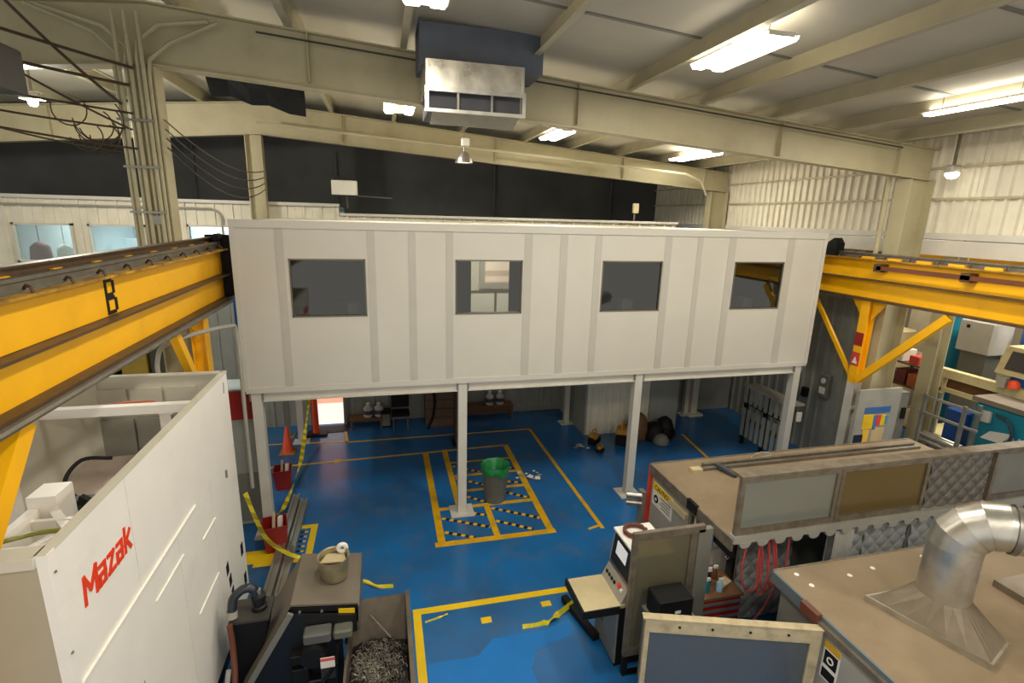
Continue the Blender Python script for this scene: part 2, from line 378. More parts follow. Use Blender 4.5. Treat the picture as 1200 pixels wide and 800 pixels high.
# ================================================================== WALLS
def ribs_x(b, x0, x1, yf, z0, z1, pitch=0.3, d=0.03, w=0.06, back=0.03):
    """ribbed sheet facing -y"""
    x = x0; prof = [(x0, yf)]
    while x+pitch < x1+1e-6:
        c = x+pitch/2; prof += [(c-w, yf), (c-w*0.55, yf-d), (c+w*0.55, yf-d), (c+w, yf)]; x += pitch
    prof += [(x1, yf), (x1, yf+back), (x0, yf+back)]
    return b.prism(prof, 'z', z0, z1)
def ribs_y(b, y0, y1, xf, z0, z1, pitch=0.3, d=0.03, w=0.06, back=0.03):
    """ribbed sheet facing -x"""
    y = y0; prof = [(xf, y0)]
    while y+pitch < y1+1e-6:
        c = y+pitch/2; prof += [(xf, c-w), (xf-d, c-w*0.55), (xf-d, c+w*0.55), (xf, c+w)]; y += pitch
    prof += [(xf, y1), (xf+back, y1), (xf+back, y0)]
    return b.prism(prof, 'z', z0, z1)
wr = thing('wall_right', None, None, (11.05, 8, 5.85), kind='structure')
y = -3.0
while y < 23.9:
    mk('wall_sheet', ribs_y(B(), y+0.004, y+0.896, 11.05, 5.85, ztop(11.05)+PH, 0.223, 0.065, 0.035), SHEET, wr); y += 0.9
for z in (6.55, 7.15): mk('girt', B().box(10.955, 10.985, -3, 24, z, z+0.04), CREAM, wr)
mk('sill_rail', B().box(10.93, 11.0, -3, 24, 5.78, 5.9), WHITE, wr); mk('sill_rail', B().box(10.93, 11.1, -3, 24, 5.46, 5.76), WHITE, wr)
# far black curtain wall
fwall = mk('wall_back', B().box(-24, 20, 20.0, 20.15, 0, 9), DARK, local=True, kind='structure')
for x in (-6, -1.5, 4.2, 9.0): mk('curtain_pole', B().tube([(x, 19.93, 4), (x, 19.93, 8)], 0.05, 6), DARK, fwall)
# two storey room block behind the office: ribbed sheets
wl = thing('wall_left_room', None, None, (-5, 15.6, 0), kind='structure')
WINS = ((-8.82, -7.55, 4.55, 5.52), (-7.22, -5.95, 4.55, 5.52), (-4.98, -3.65, 4.55, 5.55))
xs = -12.0
def sheet_cols(x0, x1, top, M=SHEET):
    x = x0
    while x < x1-0.05:
        e = min(x+0.45, x1); segs = [(2.4, top)]
        for wx0, wx1, wz0, wz1 in WINS:
            if e > wx0 and x < wx1: segs = [(2.4, wz0), (wz1, top)]
        for z0, z1 in segs: mk('wall_sheet', ribs_x(B(), x+0.003, e-0.003, 15.55, z0, z1, e-x-0.006, 0.05, 0.03), M, wl)
        x = e
xb = [-14.0]
for w_ in WINS: xb += [w_[0], w_[1]]
xb.append(-1.15)
for i in range(len(xb)-1): sheet_cols(xb[i], xb[i+1], 6.14)
sheet_cols(-1.15, 9.4, 5.9, SHEET)
mk('cap_rail', B().box(-14, -1.13, 15.44, 15.62, 6.12, 6.2), WHITE, wl); mk('cap_rail', B().box(-1.12, 9.42, 15.46, 15.62, 5.88, 5.95), WHITE, wl)
mk('conduit', B().tube([(-12, 15.46, 5.95), (-4.4, 15.46, 5.98)]+arc((-4.4, 15.46, 5.7), 0.28, math.pi/2, 0, 6)+[(-4.12, 15.46, 4.6)], 0.03, 6), MGREYL, wl)
for i, (x0, x1, z0, z1) in enumerate(WINS):
    wn = thing('window_%d' % (i+1), None, None, ((x0+x1)/2, 15.5, z0), kind='structure')
    mk('window_frame', B().box(x0, x1, 15.46, 15.6, z1-0.05, z1).box(x0, x1, 15.46, 15.6, z0, z0+0.05).box(x0, x0+0.05, 15.46, 15.6, z0, z1).box(x1-0.05, x1, 15.46, 15.6, z0, z1), WHITE, wn)
    mk('pane', B().box(x0+0.05, x1-0.05, 15.53, 15.54, z0+0.05, z1-0.05), PANECL, wn)
# room behind those windows
ROOMB = mat('room_pale_blue', (176, 190, 196), 0.7, var=0.04)
mk('wall_room_back', B().box(-12, -1.2, 18.4, 18.5, 2.4, 6.1), ROOMB, local=True, kind='structure')
mk('floor_room', B().box(-12, 9.3, 15.62, 18.5, 2.9, 3.0), MGREY, local=True, kind='structure')
mk('ceiling_room', B().box(-12, -1.2, 15.62, 18.5, 6.0, 6.12), ROOMB, local=True, kind='structure')
mk('wall_room_partition', B().box(-7.5, -7.4, 15.65, 18.4, 3.0, 6.0), ROOMB, local=True, kind='structure')
for i, (x, z, w_, h_, c, lb) in enumerate(((-8.75, 4.3, 0.5, 0.72, (84, 52, 46), 'brown jacket hung behind the leftmost room window'), (-8.2, 4.3, 0.4, 0.66, (206, 206, 200), 'white coat hung behind the leftmost room window'))):
    mk('hanging_coat', B().lathe([(0.0, h_), (w_*0.2, h_*0.96), (w_*0.42, h_*0.8), (w_*0.5, 0.1), (w_*0.5, 0.0), (0, 0)], (x, 16.3, z), 12).tube([(x, 16.3, z+h_), (x, 16.3, 6.0)], 0.01, 4), mat('coat_%d' % i, c, 0.8), label=lb, cat='coat', smooth=True)
t = thing('office_screen', 'pale blue screen on a desk behind the second room window', 'screen', (-6.6, 16.8, 3.0)); mk('desk', B().box(-7.3, -5.9, 16.5, 17.2, 3.7, 3.76).box(-7.25, -7.15, 16.55, 17.15, 3.0, 3.7).box(-6.05, -5.95, 16.55, 17.15, 3.0, 3.7), MGREYL, t); mk('screen_face', B().bbox(-7.0, -6.2, 16.85, 16.93, 4.5, 5.1, 0.02), mat_emit('pale_blue_glow', (150, 200, 235), 0.5), t); mk('screen_stand', B().box(-6.65, -6.55, 16.9, 16.95, 3.76, 4.5), MGREY, t)
# lower wall under the mezzanine
wb = thing('wall_rear', None, None, (1, 14.8, 0), kind='structure')
x = -9.0
while x < 5.39:
    e = min(x+0.72, 5.4); mk('wall_sheet', ribs_x(B(), x+0.004, e-0.004, 14.78, 0, 4.2, 0.24, 0.025, 0.045), GREYSHEET, wb); x = e
# grey room jutting out below the office
rj = thing('wall_inner_room', None, None, (6.7, 13.4, 0), kind='structure')
for x0 in (5.44, 6.08, 6.72): mk('wall_sheet', ribs_x(B(), x0+0.31*0, x0+0.634, 12.66, 0, 2.1, 0.21, 0.02, 0.04), SHEET, rj)
mk('header', B().box(5.44, 7.36, 12.64, 12.72, 2.1, 2.8), GREYSHEET, rj)
mk('wall_panel', B().box(7.36, 8.2, 12.62, 12.72, 0, 2.8), GREYSHEET, rj); mk('wall_panel', B().box(5.38, 5.44, 12.66, 14.75, 0, 2.8), GREYSHEET, rj)
mk('wall_panel', B().box(8.2, 8.26, 12.62, 13.9, 0, 2.8), GREYSHEET, rj)
mk('wall_panel', B().box(8.26, 11.0, 13.9, 14.0, 0, 2.8), GREYSHEET, rj)
mk('pilaster', B().box(9.35, 9.55, 13.5, 13.9, 0, 2.8).box(9.2, 9.7, 13.35, 13.9, 0, 0.06), SHEET, rj)
# grey ribbed wall between office and crane leg
wg = thing('wall_grey_lower', None, None, (11.05, 12, 0), kind='structure')
y = 9.15
while y < 15.0: mk('wall_sheet', ribs_y(B(), y+0.004, y+0.596, 11.05, 0, 5.44, 0.295, 0.05, 0.05), GREYSHEET, wg); y += 0.6
# neighbouring bay on the right
mk('wall_far_right', B().box(19.0, 19.2, -3, 24, 0, 7.5), mat('far_bay_wall', (146, 134, 110), 0.7, var=0.15, scale=0.6), local=True, kind='structure')
mk('ceiling_side_bay', B().box(11.2, 19.2, -3, 24, 7.3, 7.45), ROOF, local=True, kind='structure')
wsb = thing('wall_side_bay', None, None, (15, 15, 0), kind='structure')
x = 11.2
while x < 19: mk('wall_sheet', ribs_x(B(), x, x+0.99, 15.0, 0, 7.3, 0.33, 0.04, 0.07), GREYSHEET, wsb); x += 1.0

# ================================================================== LAMPS
def fixture(loc, length, label, tubes=(-0.13, 0.13), power=TUBE_POWER, w=0.46):
    x, y, z = loc
    t = thing('fluorescent_fixture', label, 'ceiling light', loc, group='fluorescent ceiling fixtures')
    b = B().prism([(x-w/2, z+0.03), (x-w/2+0.1, z+0.085), (x+w/2-0.1, z+0.085), (x+w/2, z+0.03), (x+w/2-0.012, z+0.03), (x+w/2-0.106, z+0.075), (x-w/2+0.106, z+0.075), (x-w/2+0.012, z+0.03)], 'y', y-length/2, y+length/2)
    mk('reflector', b, WHITE, t)
    mk('end_cap', B().box(x-w/2+0.09, x+w/2-0.09, y-length/2-0.02, y-length/2, z+0.03, z+0.075), WHITE, t); mk('end_cap', B().box(x-w/2+0.09, x+w/2-0.09, y+length/2, y+length/2+0.02, z+0.03, z+0.075), WHITE, t)
    for dx in tubes: mk('lamp_tube', B().prism([(x+dx-0.11, z+0.06), (x+dx-0.07, z+0.005), (x+dx+0.07, z+0.005), (x+dx+0.1, z+0.06)], 'y', y-length/2+0.01, y+length/2-0.01), TUBE, t)
    for s in (-1, 1):
        yy = y+s*length*0.35; mk('hanger', B().tube([(x, yy, z+0.085), (x, yy, ztop(x)+PH)], 0.008, 5), STEEL, t)
    ld = bpy.data.lights.new('tube_light', 'AREA'); ld.shape = 'RECTANGLE'; ld.size = w*0.8; ld.size_y = length*0.95; ld.energy = power; ld.color = LAMP_RGB
    lo = bpy.data.objects.new('tube_light', ld); COL.objects.link(lo); lo.parent = t; lo.location = (0, 0, -0.005)
    lu = bpy.data.lights.new('added_uplight', 'AREA'); lu.shape = 'RECTANGLE'; lu.size = w*0.3; lu.size_y = length*0.95; lu.energy = power*0.10; lu.color = LAMP_RGB  # reflector has no slots; this upward light is added to brighten the ceiling
    lo = bpy.data.objects.new('added_uplight', lu); COL.objects.link(lo); lo.parent = t; lo.location = (0, 0, 0.1); lo.rotation_euler = (math.pi, 0, 0)
    return t
fixture((4.28, 6.03, 7.95), 1.35, 'large twin-tube light fixture right of the galvanised duct', (-0.15, 0.15), w=0.52)
fixture((8.5, 6.25, 7.72), 1.5, 'long light fixture cut by the right edge of the picture', (0,), w=0.34)
fixture((0.5, 5.35, 8.05), 1.3, 'twin-tube light fixture at the very top, above the duct box')
fixture((4.2, 12.7, 7.9), 1.45, 'light fixture just behind the middle of the near rafter')
fixture((8.4, 13.3, 7.68), 1.9, 'far light fixture near the right end of the far rafter')
fixture((0.42, 11.2, 8.0), 1.3, 'far twin-tube light fixture left of the duct box', (-0.2, 0.2), w=0.6)
for x, z, q in ((0.5, 8.05, 'left'), (4.28, 7.95, 'middle'), (8.5, 7.72, 'right')): fixture((x, -0.4, z), 1.35, q+' one of three added, unseen light fixtures in the bay behind the viewer')  # out-of-view fixtures added for the light they give
# unseen lamps added to brighten the side bay and the rooms
def added_light(loc, sx, sy_, power, label, rgb=LAMP_RGB):
    x, y, z = loc
    t = thing('added_ceiling_light', label, 'ceiling light', loc)
    mk('tray', B().box(x-sx/2-0.03, x+sx/2+0.03, y-sy_/2-0.03, y+sy_/2+0.03, z+0.02, z+0.1), WHITE, t)
    mk('diffuser', B().box(x-sx/2, x+sx/2, y-sy_/2, y+sy_/2, z+0.005, z+0.02), TUBE, t)
    ld = bpy.data.lights.new('added_area_light', 'AREA'); ld.shape = 'RECTANGLE'; ld.size = sx; ld.size_y = sy_; ld.energy = power; ld.color = rgb
    lo = bpy.data.objects.new('added_area_light', ld); COL.objects.link(lo); lo.parent = t; lo.location = (0, 0, -0.005); return t
added_light((14.0, 6.5, 7.15), 0.5, 2.4, 260, 'added, unseen ceiling light in the neighbouring machine bay, nearer one')
added_light((14.0, 11.5, 7.15), 0.5, 2.4, 200, 'added, unseen ceiling light in the neighbouring machine bay, farther one')
added_light((-8.6, 17.2, 5.85), 0.5, 1.2, 75, 'added, unseen ceiling light inside the room behind the leftmost window', (0.95, 1, 1))
added_light((-5.0, 17.2, 5.85), 0.5, 1.2, 200, 'added, unseen ceiling light inside the room behind the middle window', (0.85, 0.95, 1))
# small floodlight by the right column
t = thing('flood_lamp', 'small bright flood lamp hung beside the wide right column', 'lamp', (10.55, 7.95, 7.0))
mk('housing', B().bbox(10.42, 10.68, 7.87, 8.03, 7.02, 7.16, 0.03), MGREYL, t); mk('lens', B().lathe([(0.0, -0.09), (0.07, -0.075), (0.11, -0.02), (0.11, 0.02)], (10.55, 7.95, 7.0), 12), TUBE, t, smooth=True)
mk('bracket', B().box(10.53, 10.57, 7.93, 7.97, 7.16, 7.8), STEEL, t)
# high bay lamp hanging before the far rafter
hb = Vector((1.82, 12.0, 7.12)); t = thing('high_bay_lamp', 'round steel high-bay lamp hanging left of centre under the roof', 'lamp', hb)
mk('reflector', B().lathe([(0.06, 0.24), (0.1, 0.22), (0.17, 0.1), (0.2, 0.0), (0.19, 0.0), (0.16, 0.09), (0.09, 0.2), (0.0, 0.2)], hb, 18), STEEL, t, smooth=True)
mk('lens', B().lathe([(0.0, 0.02), (0.18, 0.02), (0.18, 0.03)], hb, 18), mat_emit('lamp_lens', (255, 240, 215), 1.2), t)
mk('ballast', B().bbox(hb.x-0.06, hb.x+0.12, hb.y-0.07, hb.y+0.07, hb.z+0.36, hb.z+0.52), WHITE, t)
mk('stem', B().tube([hb+Vector((0, 0, 0.24)), hb+Vector((0, 0, 0.36))], 0.02, 6), STEEL, t); mk('hook', B().tube([hb+Vector((0, 0, 0.52)), (hb.x+0.05, hb.y, ztop(hb.x)+PH)], 0.012, 5), STEEL, t)

# ================================================================== DUCT BOX
t = thing('duct_diffuser', 'dented galvanised duct box with open grille hanging under the roof', 'air duct', (1.3, 7.9, 7.3))
GD = mat('galvanised_dented', (196, 190, 176), 0.3, 0.8, var=0.2, scale=4, rvar=0.12, bump=0.25, bscale=5)
mk('duct_body', B().box(0.62, 1.95, 7.4, 8.4, 7.62, 7.96), GD, t)
fr = B().box(0.6, 1.97, 7.37, 7.42, 7.57, 7.63).box(0.6, 1.97, 7.37, 7.42, 7.32, 7.36).box(0.6, 0.65, 7.37, 7.42, 7.36, 7.57).box(1.92, 1.97, 7.37, 7.42, 7.36, 7.57)
mk('grille_frame', fr, GALV, t)
for x in (1.04, 1.5): mk('grille_bar', B().box(x-0.015, x+0.015, 7.385, 7.41, 7.36, 7.57), STEEL, t)
mk('grille_cavity', B().box(0.65, 1.92, 7.5, 8.4, 7.34, 7.6), mat('duct_inside_dark', (58, 58, 62), 0.7), t)
mk('louver', B().prism([(7.42, 7.33), (7.8, 7.22), (7.8, 7.235), (7.42, 7.345)], 'x', 0.7, 1.9), STEEL, t)
for x in (0.63, 1.93): mk('corner_seam', B().box(x-0.015, x+0.015, 7.385, 7.4, 7.63, 7.95), GALV, t)
t = thing('roof_curb', 'dark blue-grey roof shaft above the galvanised duct box', 'air duct', (1.4, 7.9, 7.97))
CURB = mat('curb_blue_grey', (80, 86, 98), 0.6, var=0.15, scale=3)
mk('shaft_front', B().box(0.56, 2.3, 7.72, 7.76, 7.97, ztop(1.9)+PH), CURB, t); mk('shaft_side', B().box(0.56, 0.6, 7.76, 8.5, 7.97, ztop(1.3)+PH), CURB, t)
mk('shaft_side', B().box(2.26, 2.3, 7.76, 8.5, 7.97, ztop(2.3)+PH), CURB, t); mk('shaft_floor', B().box(0.6, 2.26, 7.76, 8.5, 7.97, 7.99), CURB, t)

# ================================================================== CONDUITS AND CABLES
t = thing('conduit_bundle', 'bundle of cream conduits strapped to the left ridge column', 'conduits', (-2.95, 8.45, 4.4))
for i, (dx, dy, ztp) in enumerate(((-0.33, 0.0, 7.75), (-0.27, -0.03, 7.9), (-0.2, 0.0, 7.82), (-0.13, -0.04, 8.0), (-0.06, 0.0, 7.9), (0.01, -0.03, 7.8), (0.05, 0.03, 7.7))):
    x = -3.02+dx; y = 8.48+dy
    pts = [(x, y, 4.2), (x, y, ztp)]
    if i % 2 == 0: pts += [(x+0.02, y+0.02, ztp+0.2), (x+(0.3 if i > 3 else -0.2), y, ztp+0.42), (x+(0.9 if i > 3 else -0.9), y, 8.42)]
    else: pts += [(x, y, 8.45)]
    mk('conduit', B().tube(pts, 0.027, 7), CREAM, t)
for z in (5.9, 6.5, 7.1): mk('strap', B().box(-3.38, -2.93, 8.39, 8.41, z, z+0.03), STEEL, t)
for z in (5.75,): mk('coupling', B().box(-3.16, -3.0, 8.43, 8.47, z, z+0.12), STEEL, t)
cabs = [((-7, 5.5, 8.0), (-3.2, 8.45, 7.55)), ((-7, 6.2, 7.6), (-3.2, 8.45, 7.2)), ((-7, 7.0, 7.55), (-3.2, 8.5, 7.0)), ((-6.2, 6.0, 8.35), (-3.1, 8.4, 7.75)), ((-5.2, 7.0, 8.4), (-3.25, 8.4, 7.0)),
        ((-6.6, 6.3, 7.3), (-3.2, 8.45, 6.75)), ((-4.2, 7.7, 8.4), (-3.3, 8.4, 7.3)), ((-6.5, 9.5, 7.4), (-3.25, 8.85, 6.7))]
for i, (p, q) in enumerate(cabs):
    mk('cable', B().tube(sag(p, q, 0.05+0.1*random.random(), 10), 0.014+0.006*(i % 3 == 0), 5), mat('brown_cable', (74, 60, 40), 0.6), smooth=True,
       label='brown cable strung from the left toward the conduit-wrapped column', cat='cable', group='cables at the left ceiling')
for i in range(7):
    c = Vector((-3.55-0.35*random.random(), 8.35+0.2*random.random(), 6.85+0.4*random.random())); r = 0.16+0.14*random.random()
    mk('cable_loop', B().tube(arc(c, r, 2.6+random.random(), 6.6+random.random(), 12), 0.009, 4), mat('brown_cable', (74, 60, 40)), label='thin looped cable hanging in the tangle at the conduit column', cat='cable', group='looped cables at the column')
for i in range(4):
    p = (-2.85, 8.5, 7.15-0.12*i); q = (-2.92, 15.08, 6.95-0.15*i)
    mk('cable', B().tube(sag(p, q, 0.25+0.05*i, 12), 0.012, 4), mat('grey_cable', (62, 60, 54), 0.6), label='thin cable drooping from the conduit column toward the black wall', cat='cable', group='cables drooping behind the conduit column')
mk('ceiling_conduit', B().tube([(-2.9, 14.6, 8.05), (3.5, 14.6, 7.7), (9.0, 14.6, 7.38), (9.6, 14.7, 7.2), (9.9, 14.8, 6.8)], 0.035, 6), CREAM2, label='thin cream conduit running along the far rafter', cat='conduit')
mk('rafter_cable', B().tube([(-1.6, 8.5, 8.36), (2, 8.5, 8.1), (6, 8.5, 7.8), (9.9, 8.5, 7.5)], 0.015, 5), mat('grey_cable', (96, 92, 82)), label='dark cable clipped along the top of the near rafter', cat='cable')
t = thing('unit_heater', 'grey louvred unit heater at the far left under the roof', 'heater', (-3.85, 6.9, 7.2))
mk('casing', B().bbox(-4.5, -3.75, 6.7, 7.3, 7.15, 7.6, 0.02), mat('heater_dark', (74, 70, 66), 0.5), t); mk('dark_opening', B().box(-4.4, -3.84, 6.68, 6.7, 7.22, 7.42), BLK, t)
mk('louver_bar', B().box(-4.2, -4.16, 6.66, 6.68, 7.2, 7.55), MGREYL, t)
for x in (-4.4, -3.85): mk('hanger', B().tube([(x, 7.0, 7.6), (x, 7.0, 8.6)], 0.012, 5), STEEL, t)
mk('black_tarp', B().add([(-3.1+1.7*u+0.05*random.random(), 11.2+0.15*random.random()+2*v*0.2, 8.45-0.05*u-v*(0.4+0.25*u)+0.1*random.random()) for v in (0, 0.5, 1) for u in (0, 0.2, 0.4, 0.6, 0.8, 1)],
   [(r*6+c, r*6+c+1, r*6+c+7, r*6+c+6) for r in range(2) for c in range(5)]), BLK, label='ragged black sheeting hanging under the roof right of the conduit column', cat='tarp')
lx, ly, lz = -5.62, 11.0, 7.62
t = thing('flood_lamp', 'tiny bright flood lamp at the far left below the roof', 'lamp', (lx, ly, lz))
mk('housing', B().bbox(lx-0.16, lx+0.16, ly-0.1, ly+0.1, lz+0.06, lz+0.18, 0.03), MGREYL, t); mk('lens', B().lathe([(0.0, -0.05), (0.05, -0.04), (0.07, 0.0), (0.07, 0.06)], (lx, ly, lz), 12), TUBE, t, smooth=True); mk('stem', B().tube([(lx, ly, lz+0.18), (lx, ly, ztop(lx)+PH)], 0.02, 6), STEEL, t)
ld = bpy.data.lights.new('flood_light', 'POINT'); ld.energy = 330; ld.color = LAMP_RGB; ld.shadow_soft_size = 0.12
lo = bpy.data.objects.new('flood_light', ld); COL.objects.link(lo); lo.parent = t; lo.location = (0, 0, -0.22)
# white heater box on the curtain
t = thing('wall_light_box', 'small white box light before the black wall, above the office', 'box', (-0.95, 15.0, 6.43))
mk('box_face', B().bbox(-1.27, -0.61, 14.9, 15.15, 6.43, 6.8, 0.02), WHITE, t); mk('bracket', B().box(-1.2, -0.65, 14.95, 15.1, 6.8, 6.88), BLK, t); mk('arm', B().tube([(-0.9, 15.05, 6.43), (-0.9, 15.3, 6.1)], 0.03, 5), STEEL, t); mk('shelf_bar', B().tube([(-0.6, 15.0, 6.41), (0.3, 15.0, 6.38)], 0.02, 5), STEEL, t)
t = thing('wall_outlet_box', 'small pale electrical box on a pole right of centre above the office', 'box', (8.0, 15.6, 5.95))
mk('pole', B().tube([(7.9, 15.6, 5.9), (7.9, 15.6, 6.2)], 0.03, 6), STEEL, t); mk('box_face', B().bbox(7.8, 8.0, 15.5, 15.6, 6.2, 6.5, 0.02), BEIGE, t)

# ================================================================== MEZZANINE OFFICE
OX0, OX1, OY0, OY1, OZ0, OZ1 = -2.40, 9.36, 9.40, 13.8, 2.88, 5.80
off = thing('mezzanine_office', 'long cream panelled office box raised on white posts over the blue floor', 'office', (3.5, 9.5, 0))
bt = [(-1.74, -1.61), (-0.26, -0.13), (0.44, 0.57), (1.11, 1.24), (2.58, 2.73), (3.28, 3.43), (3.99, 4.13), (5.49, 5.64), (6.22, 6.34), (6.96, 7.12), (8.40, 8.57)]
edges = [OX0]+[e for p in bt for e in p]+[OX1]
wins = {1: (-1.55, -0.30), 4: (1.28, 2.55), 7: (4.17, 5.47), 10: (7.15, 8.37)}
WZ0, WZ1 = 4.19, 5.20
T = 0.06
for i in range(0, len(edges), 2):
    a, b_ = edges[i], edges[i+1]; k = i//2
    if k in wins:
        w0, w1 = wins[k]; bb = B().box(a, b_, OY0, OY0+T, OZ0, WZ0).box(a, b_, OY0, OY0+T, WZ1, OZ1).box(a, w0, OY0, OY0+T, WZ0, WZ1).box(w1, b_, OY0, OY0+T, WZ0, WZ1)
    else: bb = B().box(a, b_, OY0, OY0+T, OZ0, OZ1)
    mk('wall_panel', bb, OFFW, off)
for a, b_ in bt: mk('batten', B().box(a, b_, OY0-0.008, OY0+T, OZ0+0.06, OZ1-0.1), OFFB, off)
for k, (w0, w1) in wins.items():
    wf = mk('window_frame', B().box(w0, w1, OY0-0.012, OY0+T+0.02, WZ1-0.025, WZ1).box(w0, w1, OY0-0.012, OY0+T+0.02, WZ0, WZ0+0.025).box(w0, w0+0.022, OY0-0.012, OY0+T+0.02, WZ0, WZ1).box(w1-0.022, w1, OY0-0.012, OY0+T+0.02, WZ0, WZ1), mat('window_trim_dark', (104, 98, 84), 0.5), off)
    mk('pane', B().box(w0+0.022, w1-0.022, OY0+0.02, OY0+0.028, WZ0+0.025, WZ1-0.025), PANEDK, wf)
mk('top_trim', B().box(OX0-0.02, OX1+0.02, OY0-0.025, OY0+0.12, OZ1-0.1, OZ1+0.03), OFFW, off)
mk('bottom_trim', B().box(OX0, OX1, OY0-0.015, OY0+0.1, OZ0-0.04, OZ0+0.06), OFFW, off)
mk('corner_trim', B().box(OX0-0.02, OX0+0.06, OY0-0.02, OY0+0.1, OZ0, OZ1), OFFW, off); mk('corner_trim', B().box(OX1-0.06, OX1+0.02, OY0-0.02, OY0+0.1, OZ0, OZ1), OFFW, off)
mk('side_wall', B().box(OX0, OX0+T, OY0+0.1, OY1, OZ0, OZ1), OFFW, off); mk('side_wall', B().box(OX1-T, OX1, OY0+0.1, OY1, OZ0, OZ1), OFFW, off)
mk('roof_deck', B().box(OX0, OX1, OY0+0.12, OY1, OZ1-0.06, OZ1), OFFW, off)
mk('floor_deck', B().box(OX0+T, OX1-T, OY0+T, OY1, 2.92, 3.02), MGREY, off)
DKWALL = mat('office_inner_unlit', (30, 31, 31), 0.7)
# partition coloured dark to stand for the unlit interior, open doorway opposite the second window
PY = 10.9
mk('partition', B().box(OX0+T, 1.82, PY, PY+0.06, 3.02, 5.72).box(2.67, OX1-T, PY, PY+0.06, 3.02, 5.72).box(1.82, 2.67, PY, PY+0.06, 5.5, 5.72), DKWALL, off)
mk('rear_wall', B().box(OX0+T, OX1-T, OY1-0.06, OY1, 2.92, OZ1), OFFW, off)
# inner lit room, seen through the doorway
mk('inner_wall', B().box(1.45, 1.5, PY+0.06, OY1-0.06, 3.02, 5.72).box(3.9, 3.95, PY+0.06, OY1-0.06, 3.02, 5.72), OFFW, off)
ry = OY1-0.06
iw = mk('rear_window_frame', B().box(2.52, 3.8, ry-0.08, ry, 4.06, 4.22).box(2.52, 3.8, ry-0.08, ry, 5.3, 5.42).box(2.52, 2.66, ry-0.08, ry, 4.22, 5.3).box(3.66, 3.8, ry-0.08, ry, 4.22, 5.3), MGREYL, off)
mk('bright_pane', B().box(2.66, 3.66, ry-0.02, ry-0.005, 4.22, 5.3), mat('pink_white_board', (250, 226, 212), 0.5), iw)
mk('ledge', B().box(2.66, 3.66, ry-0.07, ry-0.02, 4.22, 4.26).box(2.66, 3.66, ry-0.03, ry-0.02, 4.4, 4.55), mat('pink_shade', (206, 180, 166), 0.5), iw)
mk('white_board', B().box(2.1, 2.94, ry-0.03, ry, 3.3, 3.94), PAPER, off); mk('white_board', B().box(3.0, 3.8, ry-0.03, ry, 3.3, 3.94), PAPER, off)
mk('board_rail', B().box(1.6, 3.85, ry-0.05, ry, 3.95, 4.0).box(2.94, 3.0, ry-0.05, ry, 3.3, 3.95), WOOD, off)
added_light((2.6, 12.4, 5.6), 0.6, 1.0, 60, 'added, unseen ceiling light inside the lit inner room of the mezzanine office')  # unseen lamp added to light the inner room
for i, (x, lb) in enumerate(((-1.0, 'dim desk with monitor behind the leftmost office window'), (4.8, 'dim desk with monitor behind the third office window'), (7.9, 'dim desk with monitor behind the fourth office window'))):
    t = thing('office_desk', lb, 'desk', (x, 10.4, 3.02))
    mk('desk_top', B().box(-0.6, 0.6, -0.3, 0.35, 0.72, 0.76), MGREYL, t, local=True)
    for sx in (-0.55, 0.55): mk('desk_leg', B().box(sx-0.03, sx+0.03, -0.28, 0.33, 0, 0.72), MGREY, t, local=True)
    mk('monitor', B().bbox(-0.3, 0.25, 0.1, 0.15, 0.9, 1.3, 0.015).box(-0.05, 0.0, 0.12, 0.16, 0.76, 0.9), BLKG, t, local=True); mk('paper_tray', B().bbox(0.3, 0.55, -0.1, 0.2, 0.76, 1.25, 0.02), MGREYL, t, local=True)
# posts, beams, plates
PX = (-2.25, 1.43, 5.19, 9.2)
for x in PX:
    po = mk('post', B().box(x-0.085, x+0.085, 9.42, 9.59, 0.02, OZ0-0.04), WHITE, off)
    mk('base_plate', B().box(x-0.24, x+0.24, 9.28, 9.73, 0.001, 0.022), WHITE, po)
    for sx in (-1, 1): mk('bolt_plate', B().box(x+sx*0.085, x+sx*0.115, 9.41, 9.45, 2.69, 2.86), MGREY, po)
for x in (-2.25, 5.19, 9.2):
    po = mk('post', B().box(x-0.07, x+0.07, 13.55, 13.69, 0.02, OZ0), WHITE, off); mk('base_plate', B().box(x-0.2, x+0.2, 13.45, 13.79, 0.001, 0.022), WHITE, po)
for a, b_ in zip(PX[:-1], PX[1:]):
    mk('edge_beam', B().box(a+0.1, b_-0.1, 9.46, 9.54, 2.69, 2.82).box(a+0.1, b_-0.1, 9.41, 9.58, 2.67, 2.69), WHITE, off)
for a in PX: mk('cross_beam', B().box(a-0.05, a+0.05, 9.62, 13.5, 2.66, 2.86), WHITE, off)
for x in (-0.8, 0.3, 2.6, 3.8, 6.5, 7.8): mk('deck_joist', B().box(x-0.03, x+0.03, 9.62, 13.78, 2.72, 2.9), GREYSHEET, off)

